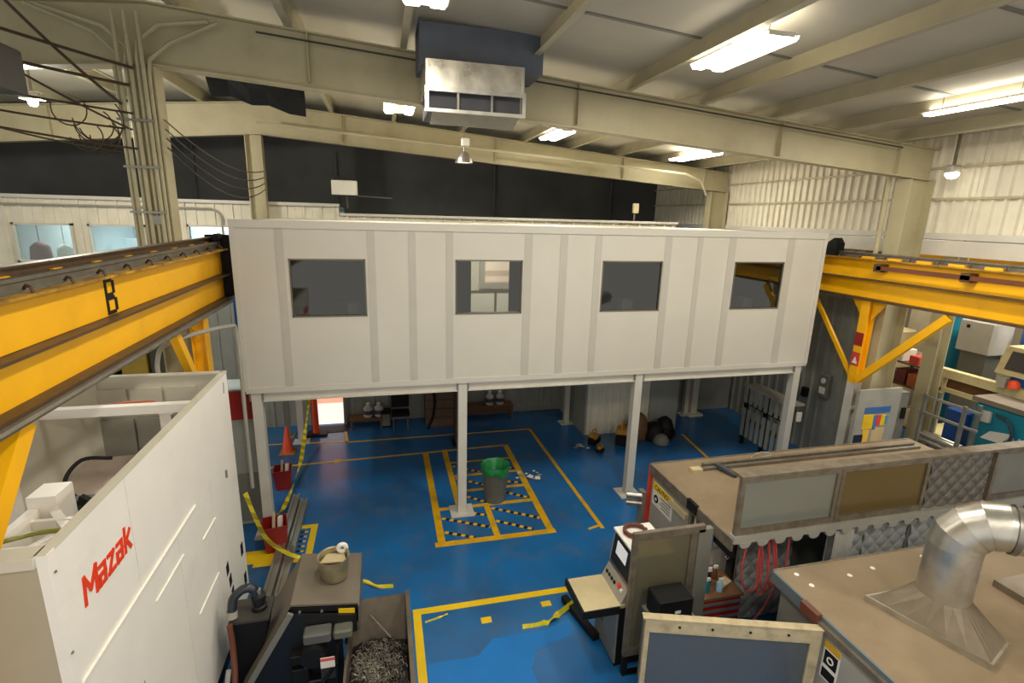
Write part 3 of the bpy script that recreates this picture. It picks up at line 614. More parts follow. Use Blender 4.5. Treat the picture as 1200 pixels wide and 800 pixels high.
# ================================================================== CRANE RUNWAYS
def runway(name, label, xf, s, y0, y1):
    """xf: inner face of the beam, s: +1 when the beam body lies at larger x"""
    t = thing(name, label, 'crane beam', (xf+s*0.15, 8, 4.46), group='yellow crane runway beams')
    X = lambda d: xf+s*d
    mk('upper_web', B().box(X(0.13), X(0.16), y0, y1, 4.9, 5.30), YEL, t)
    mk('upper_top_flange', B().box(X(0.0), X(0.3), y0, y1, 5.30, 5.325), YELD, t)
    mk('middle_flange', B().box(X(0.0), X(0.3), y0, y1, 4.87, 4.895), RAIL, t)
    mk('lower_web', B().box(X(0.13), X(0.16), y0, y1, 4.5, 4.87), YEL, t)
    mk('bottom_flange', B().box(X(0.0), X(0.3), y0, y1, 4.455, 4.5), RAIL, t)
    rl = mk('rail', B().prism([(X(0.10), 5.325), (X(0.2), 5.325), (X(0.2), 5.335), (X(0.165), 5.345), (X(0.165), 5.40), (X(0.185), 5.41), (X(0.185), 5.44), (X(0.115), 5.44), (X(0.115), 5.41), (X(0.135), 5.40), (X(0.135), 5.345), (X(0.1), 5.335)], 'y', y0, y1), RAILG, t)
    y = y0+0.25; first = None
    while y < y1-0.1:
        if first is None:
            first = mk('rail_clip', B().tube([(X(0.02), y, 5.325), (X(0.03), y, 5.37), (X(0.07), y+0.02, 5.385), (X(0.11), y+0.05, 5.35)], 0.013, 6), RAIL, t); yb = y
        else: like(first, t, (0, y-yb, 0))
        y += 0.55
    y = y0+0.3
    while y < y1-0.3: mk('web_stiffener', B().box(X(0.02), X(0.13), y-0.006, y+0.006, 4.895, 5.3) if False else B().box(X(0.16), X(0.28), y-0.006, y+0.006, 4.9, 5.3), YEL, t); y += 2.2
    return t
lg = runway('crane_runway_beam', 'yellow crane beam on the left, marked with a black B', -2.6, -1, 0.6, 10.0)
rg = runway('crane_runway_beam', 'yellow crane beam on the right, passing behind the office corner', 10.0, 1, 0.6, 13.0)
# conductor channel along the back of the left beam, and its yellow clips
mk('conductor_channel', B().box(-2.91, -2.865, 0.6, 10.0, 5.33, 5.50).box(-2.91, -2.82, 0.6, 10.0, 5.50, 5.515), RAIL, lg)
y = 1.2
while y < 9.9: mk('channel_bracket', B().box(-2.86, -2.83, y, y+0.14, 5.33, 5.44), YEL, lg); y += 0.7
mk('cable_tray', B().tube([(-2.585, 0.6, 4.44), (-2.585, 9.8, 4.44)], 0.035, 8), RAILG, lg)
mk('end_stop', B().box(-2.95, -2.55, 9.95, 10.1, 4.5, 5.55), BLK, lg); mk('bumper', B().tube([(-2.72, 9.7, 5.52), (-2.72, 9.98, 5.52)], 0.06, 8), BLK, lg)
# letter B
b = B(); O = Vector((-2.728, 5.70, 4.90)); h, wd, st = 0.34, 0.15, 0.036
BY = 5.97; b = B().box(-2.728, -2.72, BY, BY+st, 4.91, 5.27)
for z0, z1, ww in ((4.91, 5.09, 0.21), (5.09, 5.27, 0.19)):
    b.box(-2.728, -2.72, BY+st, BY+ww-0.04, z0, z0+st); b.box(-2.728, -2.72, BY+st, BY+ww-0.04, z1-st, z1); b.box(-2.728, -2.72, BY+ww-0.04, BY+ww, z0+0.025, z1-0.025)
mk('letter_b', b, BLK, lg)
# brown festoon bar, stop and twin rail details of the right beam
mk('festoon_bar', B().box(9.93, 9.985, 0.8, 8.6, 5.12, 5.2), mat('festoon_brown', (110, 60, 38), 0.5), rg)
for y in (8.5, 6.8, 5.0, 3.2): mk('festoon_bracket', B().box(9.93, 10.13, y, y+0.16, 5.08, 5.24), RAIL, rg)
mk('end_stop', B().prism([(9.75, 5.33), (10.05, 5.33), (10.0, 5.62), (9.85, 5.72), (9.75, 5.6)], 'x', 10.02, 10.24), BLK, rg)
y = 1.0
while y < 9.3: mk('yellow_clip', B().box(10.04, 10.09, y, y+0.28, 5.325, 5.37), YEL, rg); y += 0.6
# crane legs
def leg(x, y, label, z_y=2.6):
    t = thing('crane_leg', label, 'support leg', (x, y, 0), group='yellow crane support legs')
    c = lambda z0, z1, M, nm: mk(nm, B().box(x-0.1, x-0.085, y-0.1, y+0.1, z0, z1).box(x+0.085, x+0.1, y-0.1, y+0.1, z0, z1).box(x-0.085, x+0.085, y-0.008, y+0.008, z0, z1), M, t)
    c(z_y, 4.44, YEL, 'upper_column'); c(0.02, z_y, WHITE, 'lower_column')
    mk('base_plate', B().box(x-0.125, x+0.125, y-0.13, y+0.13, 0, 0.02), WHITE, t)
    for s in (-1, 1): mk('gusset', B().prism([(y+s*0.1, 4.44), (y+s*0.42, 4.44), (y+s*0.1, 4.02)], 'x', x-0.01, x+0.01), YEL, t)
    return t
l1 = leg(10.15, 8.78, 'yellow-topped crane leg with red sticker right of the office')
mk('knee_brace', B().bar((10.02, 8.62, 2.72), (10.02, 7.05, 4.40), 0.1, 0.15), YEL, l1); mk('knee_brace', B().bar((10.15, 8.9, 2.72), (10.15, 10.3, 4.40), 0.06, 0.09), YEL, l1)
mk('red_sticker', B().box(10.04, 10.05, 8.68, 8.88, 3.45, 3.74), RED, l1); mk('warning_sticker', B().box(10.04, 10.05, 8.68, 8.88, 3.0, 3.3), mat('sticker_pink_red', (206, 70, 56), 0.5), l1); mk('sticker_symbol', B().prism([(8.72, 3.05), (8.84, 3.05), (8.78, 3.2)], 'x', 10.03, 10.04), PAPER, l1)
mk('rung', B().box(10.07, 10.24, 8.69, 8.71, 2.0, 2.06), WHITE, l1)
l2 = leg(-2.74, 8.55, 'yellow crane leg behind the far corner of the white machine')
mk('knee_brace', B().bar((-2.70, 8.42, 2.9), (-2.70, 7.45, 4.38), 0.1, 0.13), YEL, l2)
l3 = leg(-2.74, 3.05, 'yellow crane leg and brace at the left picture edge', 2.2)
mk('knee_brace', B().bar((-2.70, 3.16, 2.95), (-2.70, 4.42, 4.38), 0.11, 0.16), YEL, l3)
# crane beam in the next bay
t = thing('crane_runway_beam', 'distant yellow crane beam in the next bay, right of the wide column', 'crane beam', (14.1, 8, 5.3))
mk('upper_web', B().box(14.1, 14.13, 2, 15, 5.2, 5.62), YEL, t); mk('top_flange', B().box(14.0, 14.25, 2, 15, 5.62, 5.65), YELD, t); mk('bottom_flange', B().box(14.0, 14.25, 2, 15, 5.17, 5.2), RAIL, t)

# ================================================================== WHITE MACHINE (left)
mz = thing('laser_machine', 'large white open-topped machine enclosure with red lettering, lower left', 'machine', (-3.2, 5.4, 0))
XR = -2.1
for (y0, y1, z0, z1) in ((3.40, 4.42, 2.80, 3.85), (4.425, 7.35, 2.80, 3.85), (3.40, 5.22, 0.42, 2.795), (5.225, 6.26, 0.42, 2.795), (6.265, 7.35, 0.42, 2.795)):
    mk('side_panel', B().box(XR-0.04, XR, y0+0.002, y1-0.002, z0+0.002, z1), MAZ, mz)
mk('top_rail', B().box(XR-0.06, XR+0.005, 3.39, 7.36, 3.85, 3.875), MAZI, mz)
mk('ridge_rail', B().box(XR, XR+0.018, 3.45, 5.75, 2.795, 2.815), MAZ, mz); mk('ridge_rail', B().box(XR, XR+0.014, 4.62, 5.3, 2.5, 2.515), MAZ, mz); mk('ridge_rail', B().box(XR, XR+0.014, 5.85, 6.3, 2.3, 2.315), MAZ, mz); mk('ridge_rail', B().box(XR, XR+0.014, 5.5, 6.2, 1.6, 1.615), MAZ, mz)
mk('corner_strip', B().box(XR-0.05, XR+0.012, 3.385, 3.47, 0.42, 3.87), MAZ, mz)
for z in (3.72, 3.1, 2.55, 1.9): mk('corner_bolt', B().lathe([(0.012, 0), (0.012, 0.01), (0, 0.012)], (0, 0, 0), 8), STEEL, mz, local=True).location = Vector((XR+0.012, 3.43, z))-mz.location
mk('front_panel', B().box(-2.56, XR-0.05, 3.39, 3.43, 0.42, 3.80), MAZE, mz); mk('front_rail', B().box(-2.56, XR-0.05, 3.36, 3.5, 3.80, 3.875), MAZI, mz)
mk('inner_rail', B().box(-2.56, XR-0.05, 3.58, 3.66, 3.68, 3.78), MAZI, mz)
mk('far_panel', B().box(-4.7, XR-0.04, 7.31, 7.35, 0.42, 3.85), MAZI, mz); mk('far_rail', B().box(-4.7, XR-0.04, 7.27, 7.36, 3.85, 3.875), MAZI, mz)
mk('cross_bar', B().box(-3.6, XR-0.04, 6.14, 6.24, 3.76, 3.86), MAZ, mz)
mk('inner_left_wall', B().box(-3.64, -3.6, 5.6, 7.3, 0.5, 3.8), MAZI, mz); mk('inner_left_post', B().box(-3.66, -3.56, 5.52, 5.62, 0.5, 3.82), MAZ, mz)
for x in (-3.45, -3.05, -2.65): mk('inner_panel', B().box(x-0.18, x+0.18, 7.27, 7.31, 3.36, 3.7), MAZI, mz)
for x in (-3.42, -3.0, -2.6): mk('inner_panel', B().box(x-0.19, x+0.19, 7.25, 7.31, 2.3, 3.3), MGREYL, mz)
mk('inner_upright', B().box(-2.62, -2.5, 6.5, 6.62, 2.2, 3.7), MAZ, mz); mk('inner_slot', B().box(-2.5, -2.46, 6.5, 6.6, 2.6, 3.6), MGREY, mz)
mk('inner_floor', B().box(-3.6, XR-0.04, 3.44, 7.3, 2.05, 2.1), MAZI, mz)
mk('inner_table', B().prism([(-3.55, 2.1), (-2.4, 2.1), (-2.4, 2.6), (-3.1, 2.95), (-3.55, 2.95)], 'y', 5.7, 6.9), mat('machine_blush_grey', (176, 160, 146), 0.5), mz)
mk('inner_ledge', B().box(-2.55, -2.16, 5.75, 6.3, 3.0, 3.05), BEIGE, mz)
mk('base_plinth', B().box(-4.6, XR-0.1, 3.5, 7.25, 0.0, 0.42), BLK, mz)
mk('lower_back', B().box(-4.7, -3.66, 3.5, 7.3, 0.42, 2.6), MAZE, mz)
# white casting near the front
cst = B()
for y in (3.95, 4.35, 4.75): cst.box(-3.05, -2.2, y-0.02, y+0.02, 3.08, 3.36)
cst.box(-3.05, -2.98, 3.8, 4.95, 3.0, 3.42); cst.box(-2.6, -2.54, 3.8, 4.9, 3.1, 3.34); cst.bar((-2.9, 4.9, 3.32), (-2.2, 4.1, 3.2), 0.07, 0.12); cst.box(-3.06, -2.84, 4.86, 5.12, 3.2, 3.52); cst.bar((-2.95, 3.9, 3.33), (-2.55, 4.75, 3.33), 0.06, 0.1)
mk('casting', cst, MAZ, mz); mk('casting_floor', B().box(-3.05, -2.2, 3.75, 4.95, 2.6, 2.64), MGREY, mz)
mk('black_rail', B().bar((-2.85, 5.2, 3.3), (-2.4, 5.1, 3.05), 0.05, 0.08), BLK, mz)
mk('green_tray', B().box(-3.4, -2.85, 5.4, 5.66, 2.98, 3.03), mat('pale_green', (150, 172, 160), 0.4), mz)
mk('black_hose', B().tube(spline([(-3.05, 5.6, 3.03), (-3.2, 5.65, 3.25), (-3.1, 5.8, 3.42), (-2.85, 5.85, 3.4)]), 0.02, 7), BLK, mz, smooth=True); mk('hose_box', B().bbox(-3.12, -2.88, 5.42, 5.62, 3.03, 3.12, 0.01), BLKG, mz)
for i, c in enumerate(((226, 130, 20), (210, 180, 30), (150, 60, 40))): mk('loom_wire', B().tube(spline([(-2.6, 5.85+0.05*i, 3.06), (-2.45, 5.95+0.05*i, 3.2), (-2.3, 6.1+0.04*i, 3.18), (-2.18, 6.2, 3.06)]), 0.018, 6), mat('loom_%d' % i, c, 0.4), mz, smooth=True)
mk('orange_hose', B().tube(spline([(-3.55, 6.85, 3.62), (-3.0, 6.85, 3.66), (-2.75, 6.85, 3.62), (-2.62, 6.75, 3.4), (-2.6, 6.7, 2.6)]), 0.02, 6), mat('orange_hose', (206, 104, 62), 0.5), mz, smooth=True)
mk('loom_wire', B().tube(spline([(-2.95, 4.2, 3.5), (-2.7, 4.4, 3.45), (-2.6, 4.7, 3.25), (-2.5, 4.75, 3.1)]), 0.02, 6), mat('loom_green', (130, 130, 40), 0.4), mz, smooth=True)
mk('coil', B().tube(arc((-2.55, 5.25, 3.2), 0.09, 0, 6.0, 14, 'yz'), 0.01, 5), STEEL, mz)
# vent slots and handle marks
for (y, z) in ((6.52, 1.42), (6.58, 1.2), (6.62, 0.98)): mk('vent_slot', B().prism([(y-0.04, z-0.09), (y+0.05, z-0.06), (y+0.04, z+0.09), (y-0.05, z+0.06)], 'x', XR, XR+0.006), BLK, mz)
for (y, z) in ((7.18, 1.25), (7.2, 0.75)): mk('vent_slot', B().box(XR, XR+0.006, y-0.05, y+0.05, z-0.09, z+0.09), BLK, mz)
mk('door_latch', B().box(XR, XR+0.02, 6.85, 6.88, 2.55, 2.65), MGREY, mz)
mk('pen_mark', B().bar((XR+0.003, 7.15, 3.62), (XR+0.003, 7.18, 3.76), 0.005, 0.012), BLUE, mz)
mk('label_plate', B().prism([(4.15, 1.75), (4.3, 1.75), (4.22, 2.05)], 'x', XR, XR+0.004), MGREYL, mz)
# red logo lettering from strokes
def strokes(lines, O, ux, uy, h, wd, th, dep, shear=0.0):
    b = B(); O = Vector(O); ux = Vector(ux); uy = Vector(uy); nz_ = ux.cross(uy)
    for p, q in lines:
        P = Vector((p[0]*wd+p[1]*h*shear, p[1]*h)); Q = Vector((q[0]*wd+q[1]*h*shear, q[1]*h)); d = (Q-P); L_ = d.length; d /= L_; n = Vector((-d.y, d.x)); P -= d*th*0.5; Q += d*th*0.5
        c = [P+n*th/2, Q+n*th/2, Q-n*th/2, P-n*th/2]; f = [O+ux*v.x+uy*v.y for v in c]; dep += 0.0008; k = [v+nz_*dep for v in f]
        b.add(f+k, [(0,1,2,3),(7,6,5,4),(0,4,5,1),(1,5,6,2),(2,6,7,3),(3,7,4,0)])
    return b
LT = {'M': [((0,0),(0,1)), ((0,1),(0.5,0.35)), ((0.5,0.35),(1,1)), ((1,1),(1,0))],
      'a': [((0.1,0.72),(0.9,0.72)), ((0.9,0.72),(0.9,0)), ((0.9,0),(0.05,0)), ((0.05,0),(0.05,0.38)), ((0.05,0.38),(0.9,0.38))],
      'z': [((0.05,0.72),(0.9,0.72)), ((0.9,0.72),(0.05,0)), ((0.05,0),(0.95,0))],
      'k': [((0.05,0),(0.05,1)), ((0.05,0.32),(0.85,0.75)), ((0.3,0.42),(0.9,0))]}
yy = 3.68
for ch, wd in (('M', 0.15), ('a', 0.09), ('z', 0.09), ('a', 0.09), ('k', 0.10)):
    mk('logo_letter', strokes(LT[ch], (XR+0.001, yy, 3.27), (0, 1, 0), (0, 0, 1), 0.19, wd, 0.034, 0.004, 0.12), MRED, mz); yy += wd+0.042
mk('conduit_pipe', B().tube(spline([(-2.95, 7.5, 3.6), (-2.95, 7.5, 4.0), (-2.85, 7.7, 4.2), (-2.3, 8.3, 4.28), (-2.22, 8.5, 4.1), (-2.22, 8.5, 3.0), (-2.22, 8.5, 1.5)]), 0.03, 7), MGREYL, smooth=True, label='grey bent conduit rising behind the white machine', cat='conduit')
# things behind the machine's far corner
t = thing('storage_cabinet', 'grey cabinet with red upper door left of the first office post', 'cabinet', (-2.9, 10.1, 0))
mk('cabinet_body', B().box(-3.3, -2.42, 9.86, 10.5, 0.02, 2.2), MGREYL, t); mk('red_door', B().box(-2.96, -2.42, 9.83, 9.86, 2.2, 2.75), RED, t); mk('cabinet_top', B().box(-3.3, -2.42, 9.86, 10.5, 2.2, 2.78), MGREYL, t)
mk('lower_door', B().box(-2.96, -2.43, 9.84, 9.86, 1.15, 2.15), GREYSHEET, t); mk('lower_door', B().box(-2.96, -2.43, 9.84, 9.86, 0.1, 1.1), MGREY, t); mk('side_rail', B().box(-3.04, -2.97, 9.8, 9.86, 0.02, 2.78), WHITE, t)
t = thing('supply_shelf', 'dark shelf of boxes behind the yellow brace of the left crane leg', 'shelf', (-3.7, 9.9, 0))
for x in (-4.5, -3.38): mk('upright', B().box(x-0.02, x+0.02, 9.7, 10.2, 0, 4.2), BLK, t)
for z in (1.0, 2.2, 3.1, 3.9): mk('shelf_board', B().box(-4.48, -3.4, 9.7, 10.2, z, z+0.04), BLK, t)
for i, (x, z, c) in enumerate(((-4.2, 3.14, (190, 160, 60)), (-3.75, 3.14, (90, 84, 70)), (-4.2, 2.24, (150, 130, 60)), (-3.7, 2.24, (170, 150, 110)))):
    mk('stock_box', B().bbox(x-0.2, x+0.2, 9.75, 10.15, z, z+0.45+0.05*i, 0.015), mat('stock_box_%d' % i, c, 0.7), label=['yellow stock box on the upper shelf behind the left crane brace', 'dark grey stock box on the upper shelf behind the left crane brace', 'olive stock box on the lower shelf behind the left crane brace', 'tan stock box on the lower shelf behind the left crane brace'][i], cat='box')
mk('blue_banner', B().box(-2.78, -2.5, 10.6, 10.62, 0.0, 5.0), mat('banner_blue', (30, 110, 190), 0.5), label='bright blue sheet hanging behind the left crane leg', cat='banner')

# ================================================================== CHIP CONVEYOR AND BIN
cv = thing('chip_conveyor', 'black and brown chip conveyor head rising from the white machine', 'conveyor', (-1.2, 6.1, 0))
CVT = mat('conveyor_brown_top', (112, 102, 88), 0.55, var=0.08)
mk('head_cover', B().prism([(-1.2, 1.40), (-0.42, 1.30), (-0.42, 1.325), (-1.2, 1.425)], 'y', 5.66, 6.64), CVT, cv); mk('incline_cover', B().prism([(-1.80, 0.35), (-1.2, 1.40), (-1.2, 1.425), (-1.82, 0.36)], 'y', 5.66, 6.64), CVT, cv)
mk('conveyor_body', B().prism([(-1.8, 0.06), (-1.5, 0.06), (-0.9, 1.0), (-0.42, 1.0), (-0.42, 1.30), (-1.2, 1.40), (-1.80, 0.35)], 'y', 5.72, 6.62), BLK, cv)
mk('head_lip', B().box(-0.43, -0.415, 5.6, 6.64, 0.98, 1.33), STEEL, cv)
mk('side_rail', B().bar((-1.82, 5.58, 0.28), (-1.19, 5.58, 1.37), 0.035, 0.07), MGREY, cv); mk('side_rail', B().bar((-1.2, 5.66, 1.36), (-0.43, 5.66, 1.26), 0.03, 0.06), BLK, cv)
mk('drive_motor', B().tube([(-0.95, 5.35, 0.9), (-0.95, 5.7, 0.9)], 0.14, 12), BLK, cv, smooth=True); mk('gear_box', B().bbox(-1.05, -0.74, 5.42, 5.6, 1.04, 1.16, 0.02), mat('gear_grey', (92, 92, 88), 0.45), cv); mk('gear_box', B().bbox(-0.72, -0.5, 5.46, 5.66, 1.02, 1.12, 0.02), mat('olive_grey', (96, 98, 84), 0.5), cv)
mk('tension_rod', B().tube([(-1.2, 5.5, 0.2), (-0.95, 5.5, 0.95)], 0.018, 6), STEEL, cv); mk('guard', B().prism([(-1.78, 0.06), (-1.78, 0.3), (-1.2, 1.33), (-0.45, 1.2), (-0.45, 0.97), (-0.63, 0.93), (-0.63, 0.06)], 'y', 5.6, 5.64), BLKG, cv)
mk('yellow_label', B().prism([(-0.66, 1.22), (-0.47, 1.195), (-0.47, 1.27), (-0.66, 1.295)], 'y', 5.636, 5.644), FYELB, cv); mk('yellow_tag', B().box(-1.18, -1.12, 5.61, 5.63, 1.02, 1.12), FYEL, cv); mk('warning_label', B().box(-0.86, -0.7, 5.33, 5.34, 0.76, 0.9), PAPER, cv); mk('warning_stripe', B().box(-0.86, -0.7, 5.325, 5.33, 0.86, 0.9), HOSE, cv)
for x, z in ((-1.1, 1.33), (-0.85, 1.3), (-1.4, 0.98)): mk('cover_bolt', B().tube([(x, 5.625, z), (x, 5.66, z)], 0.016, 6), ALU, cv)
for p in ((-0.7, 5.4), (-1.45, 5.45), (-0.66, 6.5), (-1.45, 6.5)): mk('support_leg', B().box(p[0]-0.03, p[0]+0.03, p[1]-0.03+0.32*(p[1] < 6), p[1]+0.03+0.32*(p[1] < 6), 0, 0.99 if p[0] > -1 else 0.25), BLK, cv)
t = thing('steel_pot', 'dull steel pot with a white rag on its rim, on the conveyor head', 'pot', (-0.74, 6.15, 1.375))
mk('pot_body', B().lathe([(0.0, 0.0), (0.155, 0.0), (0.17, 0.03), (0.19, 0.30), (0.2, 0.31), (0.18, 0.30), (0.16, 0.04), (0.0, 0.035)], (0, 0, 0), 22), mat('pot_steel', (170, 160, 130), 0.35, 0.7, var=0.2, scale=8), t, local=True, smooth=True)
mk('pot_lining', B().prism([(-0.17, -0.02), (0.16, -0.05), (0.12, 0.14), (-0.1, 0.16)], 'z', 0.22, 0.235), BEIGE, t, local=True)
mk('rag', B().tube(arc((0.1, 0.14, 0.31), 0.05, 0, 6.2, 12), 0.03, 7), PAPER, t, local=True, smooth=True)
bn = thing('chip_bin', 'open steel bin of metal chips under the conveyor head', 'bin', (-0.15, 5.2, 0))
BINM = mat('bin_steel', (104, 94, 80), 0.55, 0.4, var=0.15, dirt=((60, 50, 40), 0.5, 4))
mk('side_wall', B().box(0.16, 0.19, 4.0, 6.25, 0.06, 0.9).box(0.155, 0.21, 4.0, 6.25, 0.9, 0.93), BINM, bn); mk('side_wall', B().box(-0.58, -0.55, 4.0, 5.25, 0.06, 0.9), BINM, bn); mk('side_wall', B().box(-0.58, -0.55, 5.25, 6.25, 0.06, 0.8), BINM, bn)
mk('back_wall', B().add([(-0.58, 6.25, 0.86), (0.16, 6.25, 0.86), (0.16, 5.75, 0.06), (-0.58, 5.75, 0.06), (-0.58, 6.28, 0.86), (0.16, 6.28, 0.86), (0.16, 5.79, 0.04), (-0.58, 5.79, 0.04)], [(0,1,2,3),(7,6,5,4),(0,4,5,1),(1,5,6,2),(2,6,7,3),(3,7,4,0)]), BINM, bn)
mk('front_wall', B().box(-0.58, 0.16, 4.0, 4.03, 0.06, 0.9), BINM, bn); mk('bin_floor', B().box(-0.58, 0.16, 4.03, 5.8, 0.03, 0.06), BINM, bn)
mk('skid', B().box(-0.5, -0.4, 4.1, 5.7, 0, 0.03).box(0.0, 0.1, 4.1, 5.7, 0, 0.03), BLK, bn)
# metal chips: nobody could count them
b = B(); nx, ny = 12, 26
hgt = lambda x, y: 0.42+0.16*math.exp(-((x+0.25)**2/0.08+(y-5.2)**2/0.35))+0.03*math.sin(9*x+7*y)
gx = [-0.54+0.69*i/nx for i in range(nx+1)]; gy = [4.04+1.9*j/ny for j in range(ny+1)]
b.add([(x, y, hgt(x, y)+0.03*random.random()) for y in gy for x in gx], [(j*(nx+1)+i, j*(nx+1)+i+1, (j+1)*(nx+1)+i+1, (j+1)*(nx+1)+i) for j in range(ny) for i in range(nx)])
mk('swarf_bed', b, mat('swarf_dark', (44, 39, 35), 0.5, 0.5, var=0.4, scale=30), label='dark heap of metal chips filling the chip bin', cat='metal chips', kind='stuff')
b = B()
for i in range(3000):
    x = -0.53+0.66*random.random(); y = 4.1+1.75*random.random()
    if random.random() > 0.15+0.85*math.exp(-((x+0.22)**2/0.06+(y-5.2)**2/0.3)): continue
    z = hgt(x, y)+0.02; r = 0.012+0.045*random.random(); a = 6.28*random.random(); ln = 1+3.5*random.random(); tw = random.uniform(-1, 1); wdt = 0.004+0.005*random.random(); pv = []
    for k in range(6):
        u = a+ln*k/5; p = Vector((x+r*math.cos(u), y+r*math.sin(u), z+0.045*random.random()*(k % 2)+0.012*k*tw)); pv += [p, p+Vector((wdt*math.cos(u+1), wdt*math.sin(u+1), wdt*1.4))]
    b.add(pv, [(2*k, 2*k+1, 2*k+3, 2*k+2) for k in range(5)])
mk('swarf_curls', b, mat('swarf_bright', (214, 208, 196), 0.28, 0.8, var=0.3, scale=20), label='bright curled metal shavings on top of the chip bin heap', cat='metal chips', kind='stuff')
mk('loose_rod', B().tube([(-0.32, 6.12, 0.72), (-0.05, 5.86, 0.55)], 0.012, 5), ALU, label='thin bent rod lying in the back of the chip bin', cat='rod')
pp = thing('coolant_pump', 'black coolant pump with elbow pipe beside the white machine', 'pump', (-1.7, 5.95, 0))
mk('pump_tank', B().prism([(-1.94, 0), (-1.85, 0), (-1.85, 0.3), (-1.56, 0.82), (-1.5, 1.16), (-1.94, 1.16)], 'y', 5.8, 6.16), BLK, pp); mk('tank_lid', B().box(-1.92, -1.48, 5.78, 6.18, 1.16, 1.19), mat('lid_dark', (58, 56, 52), 0.5), pp)
mk('motor', B().lathe([(0, 0), (0.09, 0), (0.09, 0.05), (0.07, 0.06), (0.07, 0.12), (0.085, 0.13), (0.085, 0.19), (0.0, 0.22)], (-1.62, 5.98, 1.19), 14), BLKG, pp, smooth=True)
mk('elbow_pipe', B().tube(spline([(-1.64, 5.98, 1.36), (-1.68, 5.98, 1.48), (-1.78, 5.96, 1.5), (-1.88, 5.92, 1.42), (-1.9, 5.88, 1.28)]), 0.055, 10), mat('pipe_slate', (40, 44, 50), 0.25), pp, smooth=True)
mk('pipe_collar', B().tube([(-1.9, 5.86, 1.2), (-1.9, 5.88, 1.28)], 0.062, 12), MGREYL, pp); mk('hose', B().tube(spline([(-1.9, 5.74, 1.2), (-1.88, 5.7, 0.9), (-1.86, 5.55, 0.5), (-1.92, 5.3, 0.1)]), 0.035, 8), HOSEB, pp, smooth=True)
mk('hose', B().tube(spline([(-1.92, 5.6, 0.7), (-1.95, 5.5, 0.45), (-1.98, 5.3, 0.2), (-2.02, 5.1, 0.05)]), 0.03, 7), MGREYL, pp, smooth=True)
mk('gauge', B().tube([(-1.62, 5.98, 1.4), (-1.62, 5.98, 1.46)], 0.035, 8), ALU, pp)

for i, (x, z, w_, h_) in enumerate(((-1.12, 0.35, 0.1, 0.3), (-0.98, 0.2, 0.12, 0.25), (-0.8, 0.45, 0.09, 0.2), (-1.1, 0.72, 0.12, 0.12))): mk('control_module', B().bbox(x-w_, x+w_, 5.48, 5.6, z, z+h_, 0.012), (BLK, BLKG, mat('lid_dark', (58, 56, 52)), BLK)[i], cv)
for p, q in (((-1.22, 5.5, 0.15), (-0.7, 5.45, 0.7)), ((-0.72, 5.48, 0.15), (-0.68, 5.48, 0.95))): mk('cable_sleeve', B().tube(sag(p, q, 0.1, 8), 0.022, 6), BLKG, cv, smooth=True)
# long aluminium extrusions on the floor
for i, (x, y0, y1, h) in enumerate(((-1.93, 7.5, 10.6, 0.16), (-1.76, 7.25, 10.45, 0.12))):
    mk('aluminium_extrusion', B().prism([(x-0.07, 0), (x+0.07, 0), (x+0.07, h*0.35), (x+0.045, h*0.35), (x+0.045, h*0.65), (x+0.07, h*0.65), (x+0.07, h), (x+0.03, h), (x+0.02, h-0.03), (x-0.02, h-0.03), (x-0.03, h), (x-0.07, h)], 'y', y0, y1), ALU,
       label=('taller' if i == 0 else 'lower')+' of the two long grooved aluminium bars on the floor by the first post', cat='metal bar', group='aluminium bars')

# ================================================================== FLOOR ITEMS
def red_bin(loc, label, rz=0.0, s=1.0):
    t = thing('red_waste_bin', label, 'bin', loc, rz, group='red waste bins')
    w0, w1, h = 0.13*s, 0.17*s, 0.42*s
    mk('bin_body', B().add([(-w0,-w0,0),(w0,-w0,0),(w0,w0,0),(-w0,w0,0),(-w1,-w1,h),(w1,-w1,h),(w1,w1,h),(-w1,w1,h),(-w0,-w0,0.03),(w0,-w0,0.03),(w0,w0,0.03),(-w0,w0,0.03),(-w1+.015,-w1+.015,h),(w1-.015,-w1+.015,h),(w1-.015,w1-.015,h),(-w1+.015,w1-.015,h)],
       [(0,3,2,1),(0,1,5,4),(1,2,6,5),(2,3,7,6),(3,0,4,7),(8,9,10,11),(8,12,13,9),(9,13,14,10),(10,14,15,11),(11,15,12,8),(4,5,13,12),(5,6,14,13),(6,7,15,14),(7,4,12,15)]), RED, t, local=True)
    mk('wood_offcut', B().bar((-0.05, 0, 0.05), (0.0, 0.08, h+0.14), 0.05, 0.1), BEIGE, t, local=True); mk('cloth', B().bar((0.06, -0.04, 0.1), (0.1, 0.05, h+0.06), 0.06, 0.08), PAPER, t, local=True)
    return t
red_bin((-2.05, 9.0, 0), 'red waste bin with offcuts at the foot of the first office post', 0.2, 1.25)
red_bin((-2.30, 11.25, 0), 'red waste bin farther back behind the first office post', 0.1, 1.1)
tc_ = thing('trash_can', 'grey ribbed trash can with a green liner beside the second post', 'trash can', (2.2, 9.83, 0))
b = B(); n = 40; vs = []
for z, r in ((0, 0.22), (0.04, 0.225), (0.72, 0.27), (0.76, 0.29), (0.78, 0.27), (0.1, 0.2)):
    for k in range(n): a = 2*math.pi*k/n; rr = r*(1-0.02*(k % 4 < 2)*(0.02 < z < 0.74)); vs.append((rr*math.cos(a), rr*math.sin(a), z))
b.add(vs, [(i*n+k, i*n+(k+1) % n, (i+1)*n+(k+1) % n, (i+1)*n+k) for i in range(5) for k in range(n)]); b.add(vs[:n], [tuple(range(n))]); b.add(vs[5*n:], [tuple(range(n))])
mk('can_body', b, mat('can_grey', (98, 98, 90), 0.55), tc_, local=True, smooth=True)
b = B(); vs = []
